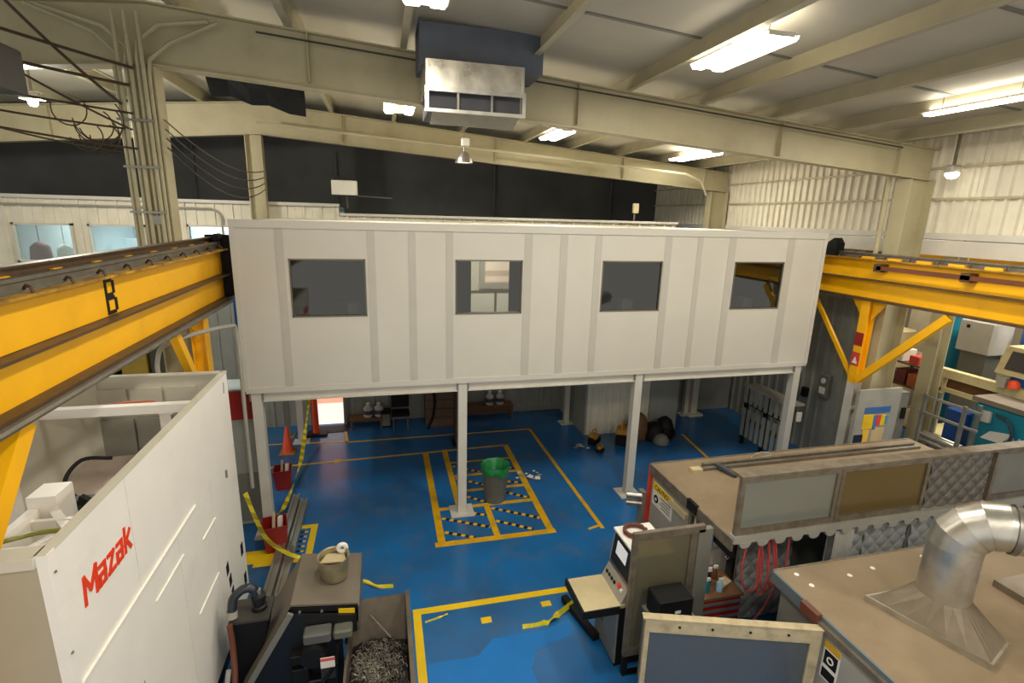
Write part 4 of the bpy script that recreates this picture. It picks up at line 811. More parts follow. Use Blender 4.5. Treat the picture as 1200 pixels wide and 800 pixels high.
for j, (r, z) in enumerate(((0.283, 0.64), (0.30, 0.7), (0.315, 0.79), (0.30, 0.84), (0.25, 0.79), (0.22, 0.55), (0.12, 0.42), (0.0, 0.4))):
    for k in range(n): a = 2*math.pi*k/n; q = 0.008*math.sin(5*a+j*0.4)+0.005*math.sin(11*a); vs.append(((r+q*(j < 6)*(j > 0))*math.cos(a), (r+q*(j < 6)*(j > 0))*math.sin(a), z+(0.05*math.sin(3*a+1) if j == 0 else 0.01*math.sin(7*a))))
b.add(vs, [(i*n+k, i*n+(k+1) % n, (i+1)*n+(k+1) % n, (i+1)*n+k) for i in range(7) for k in range(n)])
mk('bag_liner', b, GREEN, tc_, local=True, smooth=True)
def cone(loc, label):
    t = thing('traffic_cone', label, 'traffic cone', loc)
    mk('cone_base', B().bbox(-0.19, 0.19, -0.19, 0.19, 0, 0.03, 0.02), mat('cone_base_tan', (150, 110, 50), 0.6), t, local=True); mk('cone_body', B().lathe([(0.15, 0.03), (0.14, 0.06), (0.03, 0.68), (0.02, 0.7), (0, 0.7)], (0, 0, 0), 18), ORANGE, t, local=True, smooth=True); return t
cone((-2.50, 13.05, 0), 'orange traffic cone behind the first office post')
t = thing('delineator_post', 'tall orange delineator post on a black base, tied with caution tape', 'delineator post', (-1.93, 14.05, 0))
mk('base', B().bbox(-0.24, 0.3, -0.2, 0.2, 0, 0.06, 0.03), BLK, t, local=True); mk('tube', B().lathe([(0.085, 0.06), (0.075, 0.9), (0.065, 1.1), (0.05, 1.14), (0, 1.14)], (0, 0, 0), 14), ORANGE, t, local=True, smooth=True); mk('handle', B().tube(arc((0, 0, 1.2), 0.06, 0, 6.28, 12), 0.02, 6), BLK, t, local=True)
mk('dark_stand', B().box(-2.66, -2.57, 14.0, 14.08, 0, 2.6).box(-2.75, -2.48, 13.9, 14.2, 0, 0.03), MGREY, label='dark grey upright stand behind the orange traffic cone', cat='stand')
def ribbon(name, pts, w_, label, M=CTAPE):
    P = spline(pts, 8); b = B(); vs = []
    for i, p in enumerate(P):
        t_ = (P[min(i+1, len(P)-1)]-P[max(i-1, 0)]).normalized(); a = math.sin(i*0.35)*0.9
        s = Vector((0.6*math.cos(a), 0.3, math.sin(a)*0.6+0.4)); s = (s-t_*s.dot(t_)).normalized()*w_/2; nn = t_.cross(s).normalized()*0.0015
        vs += [p-s-nn, p+s-nn, p+s+nn, p-s+nn]
    L_ = len(P); fs = [(0,1,2,3), tuple(4*(L_-1)+k for k in (3,2,1,0))]
    for i in range(L_-1):
        for k in range(4): j = (k+1) % 4; fs.append((4*i+k, 4*i+j, 4*i+4+j, 4*i+4+k))
    b.add(vs, fs); return mk(name, b, M, label=label, cat='caution tape')
CT2 = mat_stripes('caution_tape_print', (232, 212, 30), (176, 158, 30), 9.0, axis=(0.25, 0.35, 0.5))
ribbon('caution_tape', [(-2.02, 13.8, 1.12), (-2.05, 13.1, 0.62), (-2.05, 12.1, 0.2), (-2.08, 11.2, 0.1), (-2.12, 10.2, 0.1), (-2.18, 9.7, 0.2)], 0.09, 'yellow caution tape hanging from the orange delineator to the first post', CT2)
ribbon('caution_tape', [(-2.05, 7.45, 1.98), (-2.02, 7.75, 1.35), (-1.97, 8.1, 0.75), (-1.75, 8.35, 0.3), (-1.55, 8.4, 0.14)], 0.065, 'yellow caution tape trailing from the white machine corner to the floor', CT2)
ribbon('caution_tape', [(-0.75, 7.85, 0.02), (-0.45, 7.7, 0.025), (-0.25, 7.55, 0.02), (0.0, 7.5, 0.03)], 0.06, 'crumpled scrap of caution tape on the blue floor behind the chip bin', CT2)
ribbon('caution_tape', [(1.86, 6.2, 0.012), (2.15, 6.2, 0.015), (2.4, 6.28, 0.05), (2.7, 6.4, 0.12), (2.9, 6.5, 0.2)], 0.1, 'loose yellow tape strip on the floor left of the control console', CTAPE)
ribbon('caution_tape', [(0.45, 6.62, 0.01), (0.62, 6.66, 0.012), (0.8, 6.72, 0.01)], 0.03, 'thin tape scrap inside the yellow floor corner', CTAPE)
def litter(c, n_, r, cols, label):
    t = thing('litter_heap', label, 'litter', (*c, 0))
    for i in range(n_):
        a = 6.28*random.random(); d = r*math.sqrt(random.random()); x = d*math.cos(a); y_ = d*math.sin(a)*0.7; s = 0.03+0.06*random.random(); z = 0.005+0.05*random.random()
        P = [Vector((x+s*math.cos(q+a), y_+s*math.sin(q+a), z+0.03*random.random())) for q in (0, 1.4, 3.0, 4.6)]
        b = B().add(P+[p-Vector((0, 0, 0.004)) for p in P], [(0,1,2,3),(7,6,5,4),(0,4,5,1),(1,5,6,2),(2,6,7,3),(3,7,4,0)])
        mk('scrap', b, cols[i % len(cols)], t, local=True)
litter((3.2, 10.65), 16, 0.32, (PAPER, BEIGE, MGREYL), 'heap of torn paper and foil scraps right of the trash can')
litter((5.05, 11.9), 7, 0.22, (PAPER, MGREYL), 'white paper scraps on the floor in front of the grey inner room')
def power_tool(loc, rz, label, s=1.0):
    t = thing('power_tool', label, 'power tool', loc, rz, group='yellow and black tools on the floor')
    Y_ = mat('tool_yellow', (190, 136, 40), 0.45)
    mk('tool_body', B().bbox(-0.16*s, 0.16*s, -0.1*s, 0.1*s, 0, 0.2*s, 0.03), BLK, t, local=True); mk('tool_shell', B().bbox(-0.12*s, 0.1*s, -0.11*s, 0.11*s, 0.16*s, 0.3*s, 0.03), Y_, t, local=True)
    mk('handle', B().tube(arc((0, 0, 0.28*s), 0.13*s, 0.1, 3.0, 8), 0.022*s, 6), Y_, t, local=True); mk('motor_drum', B().tube([(0.1*s, -0.12*s, 0.12*s), (0.1*s, 0.12*s, 0.12*s)], 0.09*s, 10), BLK, t, local=True); return t
power_tool((5.45, 12.1, 0), 0.6, 'black and yellow power tool by the corner of the inner room'); power_tool((5.4, 11.55, 0), -0.7, 'small yellow power tool on the open blue floor', 0.6); power_tool((6.25, 12.0, 0), 1.0, 'larger upright yellow power tool left of the third post', 1.5)
t = thing('equipment_pile', 'dark heap of bags and a hose behind the third post', 'equipment', (7.1, 12.15, 0))
for i, (x, y, rx, rz_, h, M) in enumerate(((6.85, 12.25, 0.28, 0.22, 0.75, WOOD), (7.25, 12.1, 0.3, 0.25, 0.5, BLK), (7.65, 12.2, 0.26, 0.22, 0.6, BLK), (7.3, 11.75, 0.22, 0.16, 0.28, MGREY))):
    mk('bag', B().lathe([(0, 0), (rx, 0.02), (rx*1.05, h*0.4), (rx*0.7, h*0.85), (rx*0.2, h), (0, h)], (x, y, 0), 12), M, t, smooth=True)
mk('hose_coil', B().tube(arc((7.6, 11.85, 0.2), 0.18, 0, 6.28, 16), 0.03, 6), BLK, t)
# at the rear wall
t = thing('door_1', None, None, (-1.62, 14.7, 0), kind='structure')
mk('door_frame', B().box(-2.1, -2.02, 14.66, 14.78, 0, 2.2).box(-1.24, -1.16, 14.66, 14.78, 0, 2.2).box(-2.1, -1.16, 14.66, 14.78, 2.14, 2.2), MGREY, t)
mk('glow_curtain', B().box(-2.02, -1.24, 14.70, 14.72, 0.02, 0.66), mat_emit('glow_curtain_white', (238, 214, 204), 1.05), t); mk('glow_curtain', B().box(-2.02, -1.24, 14.70, 14.72, 0.66, 2.14), mat_emit('glow_curtain_orange', (240, 150, 108), 0.9), t)  # curtain glows by itself; light from behind is put into its emission
mk('threshold_mat', B().box(-2.1, -1.1, 14.1, 14.6, 0.001, 0.012), BLK, label='dark mat on the floor before the bright rear doorway', cat='mat')
def jug(loc, label):
    t = thing('plastic_jug', label, 'jug', loc, group='white jugs along the rear wall')
    mk('jug_body', B().lathe([(0, 0), (0.12, 0), (0.13, 0.03), (0.13, 0.26), (0.05, 0.33), (0.045, 0.37), (0, 0.37)], (0, 0, 0), 12), mat('jug_white', (190, 186, 178), 0.4), t, local=True, smooth=True); mk('label_band', B().lathe([(0.132, 0.08), (0.132, 0.2)], (0, 0, 0), 12), mat('jug_band', (70, 60, 80), 0.5), t, local=True); mk('cap', B().lathe([(0.05, 0.37), (0.05, 0.41), (0, 0.41)], (0, 0, 0), 10), PAPER, t, local=True); return t
def crate(x0, x1, y0, y1, h, M, label):
    t = thing('low_bench', label, 'bench', ((x0+x1)/2, (y0+y1)/2, 0))
    mk('bench_top', B().box(x0, x1, y0, y1, h-0.05, h), M, t)
    for x in (x0+0.04, x1-0.04):
        for y in (y0+0.04, y1-0.04): mk('leg', B().box(x-0.03, x+0.03, y-0.03, y+0.03, 0, h-0.05), M, t)
    mk('back_board', B().box(x0+0.02, x1-0.02, y1-0.02, y1, 0.05, h-0.05), M, t); return t
crate(-1.05, -0.15, 14.2, 14.6, 0.3, WOOD, 'low brown bench under the left pair of white jugs'); jug((-0.55, 14.4, 0.3), 'left jug of the pair nearest the bright doorway'); jug((-0.25, 14.4, 0.3), 'right jug of the pair nearest the bright doorway')
crate(2.2, 3.7, 14.2, 14.6, 0.45, WOOD, 'low brown bench right of the second post at the rear wall'); jug((3.0, 14.4, 0.45), 'left jug of the pair right of the second post'); jug((3.32, 14.4, 0.45), 'right jug of the pair right of the second post')
t = thing('dark_chair', 'dark chair standing before the rear wall', 'chair', (0.35, 14.1, 0))
mk('seat', B().bbox(-0.25, 0.25, -0.2, 0.25, 0.42, 0.5, 0.03), BLK, t, local=True); mk('backrest', B().bbox(-0.25, 0.25, 0.22, 0.28, 0.55, 0.95, 0.02), BLK, t, local=True)
for sx in (-0.2, 0.2):
    for sy_ in (-0.16, 0.22): mk('leg', B().tube([(sx, sy_, 0), (sx, sy_, 0.42)], 0.02, 6), STEEL, t, local=True)
    mk('back_post', B().tube([(sx, 0.25, 0.5), (sx, 0.25, 0.56)], 0.02, 6), STEEL, t, local=True)
t = thing('speaker_box', 'small black box left of the dark chair at the rear wall', 'box', (-0.05, 14.35, 0)); mk('case', B().bbox(-0.14, 0.14, -0.14, 0.14, 0, 0.5, 0.02), BLK, t, local=True); mk('front_grille', B().box(-0.11, 0.11, -0.15, -0.14, 0.05, 0.4), MGREY, t, local=True)
t = thing('wooden_crate', 'tall brown wooden crate left of the second post at the rear wall', 'crate', (1.5, 14.2, 0))
for z in (0.05, 0.32, 0.59, 0.86, 1.13): mk('crate_board', B().box(1.05, 1.85, 13.95, 13.98, z, z+0.24), mat('crate_brown', (112, 88, 70), 0.7), t)
mk('crate_core', B().box(1.07, 1.83, 13.98, 14.6, 0.0, 1.42), WOOD, t); mk('crate_post', B().box(1.85, 1.93, 13.92, 14.62, 0, 1.5), WOOD, t)
t = thing('garden_hose', 'dark hose hanging on the brown wooden crate', 'hose', (1.15, 13.85, 0)); mk('hose_loop', B().tube(spline([(0.95, 13.86, 1.1), (1.2, 13.85, 1.25), (1.3, 13.85, 0.9), (1.25, 13.85, 0.4), (1.1, 13.8, 0.04)]), 0.04, 7), BLK, t, smooth=True)
t = thing('timber_post', 'dark brown timber upright behind the second post', 'post', (1.85, 12.75, 0)); mk('timber', B().bbox(1.72, 1.98, 12.62, 12.88, 0, 2.64, 0.01), mat('dark_timber', (66, 48, 34), 0.7), t); mk('foot', B().box(1.66, 2.04, 12.56, 12.94, 0, 0.08), BLK, t)
# rack at the right under the office
t = thing('slatted_rack', 'long rack of grey slats at the right end under the office', 'rack', (9.6, 10.6, 0))
for z in (0.72, 1.2): mk('rack_rail', B().box(9.5, 9.64, 9.75, 11.4, z, z+0.06), BLK, t)
for y in (9.8, 10.6, 11.35): mk('rack_leg', B().box(9.52, 9.62, y-0.03, y+0.03, 0, 1.68), BLK, t)
y = 9.9; f1 = f2 = None
while y < 11.3:
    if f1 is None: f1 = mk('slat', B().box(9.45, 9.49, y, y+0.1, 0.3, 1.1), GREYSHEET, t); f2 = mk('slat', B().box(9.45, 9.49, y, y+0.1, 1.25, 1.68), GREYSHEET, t); yb = y
    else: like(f1, t, (0, y-yb, 0)); like(f2, t, (0, y-yb, 0))
    y += 0.19
mk('rack_top', B().box(9.43, 9.9, 9.75, 11.4, 1.69, 1.73), MGREYL, t)
t = thing('papered_board', 'pale notice board with papers in the dark corner under the office', 'notice board', (8.9, 13.8, 1)); mk('board', B().box(8.7, 9.15, 13.84, 13.895, 0.9, 1.9), MGREYL, t); mk('paper_sheet', B().box(8.75, 9.1, 13.82, 13.84, 1.45, 1.8), PAPER, t); mk('dark_bag', B().bbox(8.72, 8.95, 13.7, 13.84, 0.9, 1.2, 0.03), BLK, t); mk('yellow_band', B().box(8.5, 9.3, 13.8, 13.83, 1.3, 1.38), FYEL, t)
# electric boxes on the grey wall
t = thing('electric_panel', 'grey electric switch box on the grey ribbed wall right of the office', 'electric box', (10.9, 10.25, 1.6)); mk('box_case', B().bbox(10.86, 10.99, 10.1, 10.4, 1.7, 2.3, 0.02), MGREY, t); mk('dial', B().tube([(10.84, 10.25, 2.12), (10.86, 10.25, 2.12)], 0.07, 10), PAPER, t); mk('name_plate', B().box(10.85, 10.86, 10.16, 10.34, 1.78, 1.95), PAPER, t)
mk('junction_box', B().bbox(10.86, 10.99, 10.75, 10.92, 1.5, 1.75, 0.02), BLK, label='small black junction box on the grey ribbed wall', cat='electric box')
mk('wall_switch', B().bbox(9.3, 9.42, 9.3, 9.36, 1.5, 1.72, 0.01), WHITE, label='small white switch box on the last office post', cat='switch')

# ================================================================== RIGHT MACHINE, FAR (brown top with window screens)
m2 = thing('machine_enclosure', 'long grey machine with dusty brown top and upright window screens, right', 'machine', (7, 6, 0))
Z2 = 2.0; MX0, MX1, MY0, MY1 = 4.3, 9.85, 4.97, 7.12
mk('top_deck', B().box(MX0, MX1, MY0, MY1, Z2-0.05, Z2), DUST, m2)
mk('deck_edge', B().box(MX0-0.03, MX0, MY0, MY1, Z2-0.16, Z2+0.01), EDGE, m2); mk('deck_edge', B().box(MX0, MX1, MY1, MY1+0.03, Z2-0.16, Z2+0.01), EDGE, m2)
mk('body', B().box(MX0+0.06, MX1, 5.98, MY1-0.04, 0, Z2-0.05), MGREY, m2)
mk('end_panel', B().box(MX0+0.02, MX0+0.06, 6.0, MY1-0.04, 0.05, Z2-0.16), MGREYL, m2)
mk('red_corner_strip', B().box(MX0-0.02, MX0+0.04, MY1-0.03, MY1+0.04, 0.9, Z2-0.02), mat('strip_red', (214, 62, 40), 0.45), m2)
sg = mk('caution_sign', B().box(MX0+0.012, MX0+0.02, 6.42, 7.02, 1.34, 1.74), PAPER, m2); mk('sign_header', B().box(MX0+0.008, MX0+0.012, 6.42, 7.02, 1.61, 1.74), FYELB, sg); mk('sign_symbol', B().tube([(MX0+0.006, 6.9, 1.47), (MX0+0.012, 6.9, 1.47)], 0.07, 14), BLK, sg); mk('sign_symbol_core', B().tube([(MX0+0.003, 6.9, 1.47), (MX0+0.006, 6.9, 1.47)], 0.03, 10), PAPER, sg)
text('sign_lettering', 'CAUTION', 0.11, BLK, sg, (MX0+0.005, 6.96, 1.635), (0, -1, 0), (0, 0, 1), 0.003)
for i in range(4): mk('sign_text_line', B().box(MX0+0.008, MX0+0.012, 6.47, 6.78-0.05*(i % 2), 1.55-0.05*i, 1.57-0.05*i), MGREY, sg)
mk('end_ledge', B().box(MX0-0.02, MX0+0.06, 6.02, 6.5, 1.62, 1.72), BEIGE, m2)
mk('black_clamp', B().box(MX0-0.05, MX0+0.0, 5.75, 5.98, Z2-0.12, Z2+0.03), BLK, m2); mk('black_bracket', B().box(MX0-0.02, MX0+0.04, MY0, 5.6, Z2-0.26, Z2-0.16), BLK, m2)
mk('ring_eye', B().tube(arc((MX0+0.01, MY0+0.1, Z2-0.31), 0.035, 0, 6.28, 12, 'yz'), 0.01, 5), STEEL, m2)
mk('blue_tape', B().box(MX0-0.06, MX0-0.05, 5.3, 5.42, 1.7, 1.85), BLUE, m2)
# upright screens along the near edge
fy = MY0
def screen(x0, x1, M, nm='window_pane', z0=2.06, z1=2.87):
    f = mk('screen_frame', B().box(x0, x1, fy, fy+0.06, z1-0.06, z1).box(x0, x1, fy, fy+0.06, z0, z0+0.09).box(x0, x0+0.06, fy, fy+0.06, z0+0.09, z1-0.06).box(x1-0.06, x1, fy, fy+0.06, z0+0.09, z1-0.06), EDGE, m2)
    mk(nm, B().box(x0+0.06, x1-0.06, fy+0.025, fy+0.035, z0+0.09, z1-0.06), M, f); return f
screen(4.30, 5.84, PANEGR); screen(5.85, 7.38, PANEAM); screen(8.62, 9.85, MGREY, 'grey_panel')
mk('screen_top_cap', B().box(4.28, 9.87, fy-0.02, fy+0.16, 2.87, 2.91), EDGE, m2)
def quilt(x0, x1, y, z0, z1, n_=5):
    b = B(); gx, gz = max(8, int((x1-x0)/0.024)), max(8, int((z1-z0)/0.024)); vs = []
    for j in range(gz+1):
        for i in range(gx+1):
            u, v = i/gx, j/gz; px_, pz_ = (x1-x0)*u/0.12, (z1-z0)*v/0.12; k = abs(math.sin(math.pi*(px_+pz_)/2)*math.sin(math.pi*(px_-pz_)/2))**0.6; vs.append((x0+(x1-x0)*u, y-0.028*k, z0+(z1-z0)*v))
    b.add(vs, [(j*(gx+1)+i, j*(gx+1)+i+1, (j+1)*(gx+1)+i+1, (j+1)*(gx+1)+i) for j in range(gz) for i in range(gx)])
    b.box(x0, x1, y+0.005, y+0.03, z0, z1); return b
QM = mat('quilted_grey_vinyl', (190, 190, 186), 0.3, 0.2, var=0.12, scale=5); QM2 = mat('quilted_dark_vinyl', (104, 98, 90), 0.35, 0.2, var=0.12, scale=5)
mk('quilted_panel', quilt(7.44, 8.58, fy+0.05, 2.06, 2.87), QM2, m2)
mk('front_sill', B().box(4.28, MX1, fy-0.03, fy+0.08, 1.96, 2.06), MGREYL, m2)
lug = None; x = 4.45
while x < 9.8:
    if lug is None: lug = mk('sill_lug', B().prism([(x-0.09, 1.96), (x-0.07, 1.91), (x-0.03, 1.885), (x+0.03, 1.885), (x+0.07, 1.91), (x+0.09, 1.96)], 'y', fy-0.035, fy+0.02), MGREYL, m2); xb0 = x
    else: like(lug, m2, (x-xb0, 0, 0))
    x += 0.27
# rails lying on the deck
t = thing('steel_rail', 'long bright steel rail lying along the far edge of the brown machine top', 'rail', (7, 6.8, Z2)); mk('rail_bar', B().box(4.95, 9.6, 6.72, 6.78, Z2, Z2+0.05), STEEL, t); mk('rail_bar', B().box(5.1, 9.6, 6.84, 6.90, Z2, Z2+0.06), EDGE, t)
mk('end_block', B().box(4.8, 4.98, 6.68, 6.8, Z2, Z2+0.06), BEIGE, t)
mk('dark_lever', B().bar((5.3, 6.78, Z2+0.075), (5.42, 6.42, Z2+0.035), 0.09, 0.05), mat('lever_slate', (66, 70, 74), 0.4), label='short dark bar lying across the steel rail on the machine top', cat='bar')
mk('wire_ring', B().tube([(6.35+0.2*math.cos(a/10*6.28), 6.98+0.08*math.sin(a/10*6.28), Z2+0.03+0.03*math.sin(a)) for a in range(11)], 0.012, 5), MGREYL, label='loose pale wire ring on the far edge of the machine top', cat='wire')
# quilted curtains below the deck
for i, (x0, x1) in enumerate(((6.02, 6.62), (6.66, 7.45), (7.5, 8.2), (8.25, 9.3))):
    mk('quilted_blanket', quilt(x0, x1, 5.14+0.02*(i % 2), 0.04, 1.86, 6), QM, label=['quilted grey curtain nearest the red hoses under the machine deck', 'second quilted grey curtain from the red hoses', 'third quilted grey curtain from the red hoses', 'quilted grey curtain farthest right, by the exhaust pipe'][i], cat='curtain', group='quilted curtains under the machine deck')
mk('grey_back_sheet', B().box(4.36, 4.98, 5.86, 5.90, 0.02, 1.8).box(4.36, 4.98, 5.84, 5.86, 0.02, 0.1), WHITE, label='pale grey sheet panel behind the tool chest', cat='panel')
mk('quilted_blanket', quilt(5.0, 5.95, 5.66, 0.04, 1.7, 5), mat('quilt_dark_foil', (164, 164, 160), 0.4, 0.2, var=0.25, scale=3), label='narrow dark quilted curtain behind the hanging red hoses', cat='curtain', group='quilted curtains under the machine deck')
b = B()
for i in range(6): b.prism([(5.98+0.05*i, 4.99), (6.02+0.05*i, 4.985), (6.02+0.05*i, 4.995), (5.98+0.05*i, 5.0)], 'z', 1.30, 1.90)
mk('strip_flap', b.box(5.96, 6.28, 4.996, 5.0, 1.3, 1.9), mat('strip_clear_white', (196, 194, 184), 0.2), label='pale plastic strip flap hanging right of the red hoses', cat='flap')
t = thing('red_air_hose', 'coiled red air hoses hanging under the machine deck', 'hose', (5.35, 5.1, 0.9))
for i, (x, zb, wv) in enumerate(((4.78, 1.08, 0.14), (4.95, 1.0, 0.08), (5.02, 1.04, 0.1), (5.1, 1.12, 0.06))):
    mk('hose_loop', B().tube(spline([(x-wv, 5.1+0.03*i, 1.9), (x-wv*1.3, 5.1, 1.4), (x-wv*0.5, 5.08, zb), (x+wv*0.6, 5.08, zb+0.05), (x+wv*1.1, 5.1, 1.4), (x+wv*0.4, 5.1+0.03*i, 1.9)]), 0.014, 7), HOSE, t, smooth=True)
mk('hose_tail', B().tube(spline([(5.3, 5.1, 1.9), (5.32, 5.12, 1.3), (5.2, 5.2, 0.7), (5.1, 5.3, 0.3)]), 0.014, 7), HOSE, t, smooth=True)

# ================================================================== RIGHT MACHINE, NEAR
m3 = thing('machine_enclosure', 'near brown-topped machine with exhaust pipe, lower right corner', 'machine', (6.5, 3, 0))
Z3 = 1.9; NX0, NX1, NY0, NY1 = 4.5, 9.4, 1.2, 4.46
mk('top_sheet', B().box(NX0, NX1, NY0, NY1, Z3-0.04, Z3), DUST, m3)
SLATE = mat('slate_trim', (96, 106, 110), 0.45, var=0.08)
mk('edge_trim', B().box(NX0-0.03, NX0, NY0, NY1, Z3-0.14, Z3+0.003), SLATE, m3); mk('edge_trim', B().box(NX0, NX1, NY1, NY1+0.03, Z3-0.14, Z3+0.003), EDGE, m3)
mk('body', B().box(NX0+0.05, NX1, NY0+0.05, NY1-0.1, 0, Z3-0.04), MGREY, m3)
mk('side_rail', B().box(NX0-0.07, NX0-0.03, NY0, 3.75, Z3-0.13, Z3-0.05), EDGE, m3); mk('rail_block', B().box(NX0-0.09, NX0-0.02, 3.72, 3.95, Z3-0.1, Z3+0.02), HOSEB, m3)
mk('side_panel', B().box(NX0-0.02, NX0+0.05, NY0+0.05, 3.7, 0.1, Z3-0.14), MGREYL, m3)
sg = mk('warning_sign', B().box(NX0-0.03, NX0-0.022, 3.42, 3.62, 1.25, 1.7), PAPER, m3); mk('sign_header', B().box(NX0-0.034, NX0-0.03, 3.42, 3.62, 1.62, 1.7), FYEL, sg); mk('sign_symbol', B().bbox(NX0-0.034, NX0-0.03, 3.44, 3.6, 1.43, 1.6, 0.001), BLK, sg); mk('sign_symbol_ring', B().tube(arc((NX0-0.036, 3.52, 1.51), 0.035, 0, 6.28, 12, 'yz'), 0.008, 5), PAPER, sg); mk('sign_footer', B().box(NX0-0.034, NX0-0.03, 3.44, 3.6, 1.27, 1.38), BLK, sg)
for x, y in ((4.72, 4.35), (4.75, 4.15), (5.35, 4.2), (5.75, 4.25), (6.6, 4.3)): mk('roof_scuff', B().lathe([(0.03, 0.0), (0.028, 0.006), (0, 0.007)], (x, y, Z3), 8), PAPER, m3)
# opened door with translucent sheet, swung out from the side
H0 = Vector((NX0-0.06, 3.66, 0)); H1 = Vector((2.66, 4.22, 0)); dv = (H1-H0); DL = dv.length; ang = math.atan2(dv.y, dv.x)
dr = thing('machine_door', 'swung-open machine door with pale frame and translucent sheet, bottom centre right', 'door', (H0.x, H0.y, 0), ang)
PF = mat('pale_worn_frame', (186, 170, 134), 0.5, var=0.15, scale=6, dirt=((130, 110, 80), 0.5, 8))
mk('top_frame', B().box(0, DL, -0.03, 0.03, 1.63, 1.8), PF, dr, local=True); mk('top_lip', B().box(0, DL+0.03, -0.045, 0.045, 1.8, 1.815), PF, dr, local=True)
mk('end_frame', B().box(DL-0.05, DL, -0.03, 0.03, 0.3, 1.63), PF, dr, local=True); mk('hinge_frame', B().box(0, 0.11, -0.03, 0.03, 0.3, 1.63), PF, dr, local=True); mk('bottom_frame', B().box(0, DL, -0.03, 0.03, 0.15, 0.3), PF, dr, local=True)
mk('sheet', B().box(0.11, DL-0.05, -0.006, 0.006, 0.3, 1.63), PANEDR, dr, local=True)
for x in (0.35, 0.75, 1.15, 1.5): mk('frame_bolt', B().tube([(x, 0.03, 1.72), (x, 0.04, 1.72)], 0.014, 8).tube([(x, -0.04, 1.72), (x, -0.03, 1.72)], 0.014, 8), BLK, dr, local=True)
mk('door_foot', B().box(0.02, 0.12, -0.05, 0.05, 0, 0.15).box(DL-0.12, DL-0.02, -0.05, 0.05, 0, 0.15), BLK, dr, local=True)
# exhaust hood and pipe
ex = thing('exhaust_pipe', 'galvanised exhaust pipe elbowing up from a hood on the near machine', 'exhaust pipe', (5.7, 3.45, Z3))
pc = Vector((5.70, 3.44)); R_ = 0.235; zt = Z3+0.2; n = 24; base = []; cor = [(5.17, 3.80), (5.53, 2.81), (5.98, 2.97), (6.0, 3.8)]
def edge_pt(t_):
    k = int(t_) % 4; f = t_-int(t_); a = Vector(cor[k]); b2 = Vector(cor[(k+1) % 4]); return a.lerp(b2, f)
a0 = math.atan2(cor[0][1]-pc.y, cor[0][0]-pc.x)
vs = []; ring = []
cang = [math.atan2(c[1]-pc.y, c[0]-pc.x) for c in cor]
for i in range(n):
    t_ = i*4/n; p = edge_pt(t_); vs.append((p.x, p.y, Z3+0.07))
    k = int(t_) % 4; f = t_-int(t_); A, C = cang[k], cang[(k+1) % 4]
    while C < A: C += 2*math.pi
    a = A+(C-A)*f; ring.append((pc.x+R_*math.cos(a), pc.y+R_*math.sin(a), zt+0.12))
HD = mat('hood_dusty_steel', (122, 110, 92), 0.5, 0.35, var=0.15, scale=5)
mk('hood', B().add(vs+ring, [(i, (i+1) % n, n+(i+1) % n, n+i) for i in range(n)]), HD, ex)
mk('hood_flange', B().prism([(c[0]+(c[0]-5.68)*0.05, c[1]+(c[1]-3.35)*0.05) for c in cor], 'z', Z3, Z3+0.07), GALV, ex)
mk('riser_pipe', B().tube([(pc.x, pc.y, zt+0.08), (pc.x, pc.y, 2.80)], R_, 24, cap=False), GALV, ex, smooth=True)
dirv = Vector((0.7, -0.71, 0.0)).normalized(); seg = []
for k in range(5):
    a = math.pi/2*k/4; seg.append((Vector((pc.x, pc.y, 2.80))+dirv*0.32*(1-math.cos(a))+Vector((0, 0, 0.32*math.sin(a))), dirv*math.sin(a)+Vector((0, 0, math.cos(a)))))
sidev = dirv.cross(Vector((0, 0, 1)))
def gore_ring(c, t_, r): u = sidev.cross(t_).normalized(); return [c+(sidev*math.cos(2*math.pi*i/24)+u*math.sin(2*math.pi*i/24))*r for i in range(24)]
for k in range(4):
    ra = gore_ring(*seg[k], R_+0.006*(k % 2)); rb = gore_ring(*seg[k+1], R_+0.006*(k % 2))
    mk('elbow_segment', B().add(ra+rb, [(i, (i+1) % 24, 24+(i+1) % 24, 24+i) for i in range(24)]), GALV, ex, smooth=True)
seg = [s_[0] for s_ in seg]
mk('run_pipe', B().tube([seg[-1], seg[-1]+dirv*3.2], R_*0.98, 24), GALV, ex, smooth=True)
for s_ in (0.05, 1.3): mk('pipe_band', B().tube([seg[-1]+dirv*s_, seg[-1]+dirv*(s_+0.05)], R_+0.012, 24, cap=False), STEEL, ex, smooth=True)
mk('roof_plate', B().box(6.9, 8.1, 2.9, 3.7, Z3, Z3+0.08), HD, label='low dusty cover plate right of the exhaust pipe on the near machine', cat='cover plate')

# ================================================================== CONSOLE
CSX = -0.08
cs = thing('control_console', 'beige and grey machine control console with small screen and tray', 'console', (3.3, 5.6, 0))
CG = mat('console_grey', (112, 112, 104), 0.45); CB = mat('console_beige', (198, 182, 142), 0.5)
mk('lower_cabinet', B().bbox(2.98, 3.62, 5.28, 5.95, 0.06, 0.95, 0.015), CG, cs); mk('plinth', B().box(3.0, 3.6, 5.3, 5.93, 0, 0.06), BLK, cs)
mk('near_side', B().box(3.0, 3.6, 5.262, 5.28, 0.06, 0.95), BLK, cs)
mk('tray', B().box(2.50, 3.2, 5.28, 5.92, 0.92, 0.99), CB, cs); mk('tray_edge', B().box(2.47, 2.50, 5.26, 5.94, 0.88, 0.99).box(2.50, 3.0, 5.26, 5.28, 0.88, 0.99), BLK, cs)
mk('keypad_panel', B().prism([(3.02, 0.99), (3.2, 0.99), (3.2, 1.2), (3.12, 1.2)], 'y', 5.3, 5.92), MGREYL, cs)
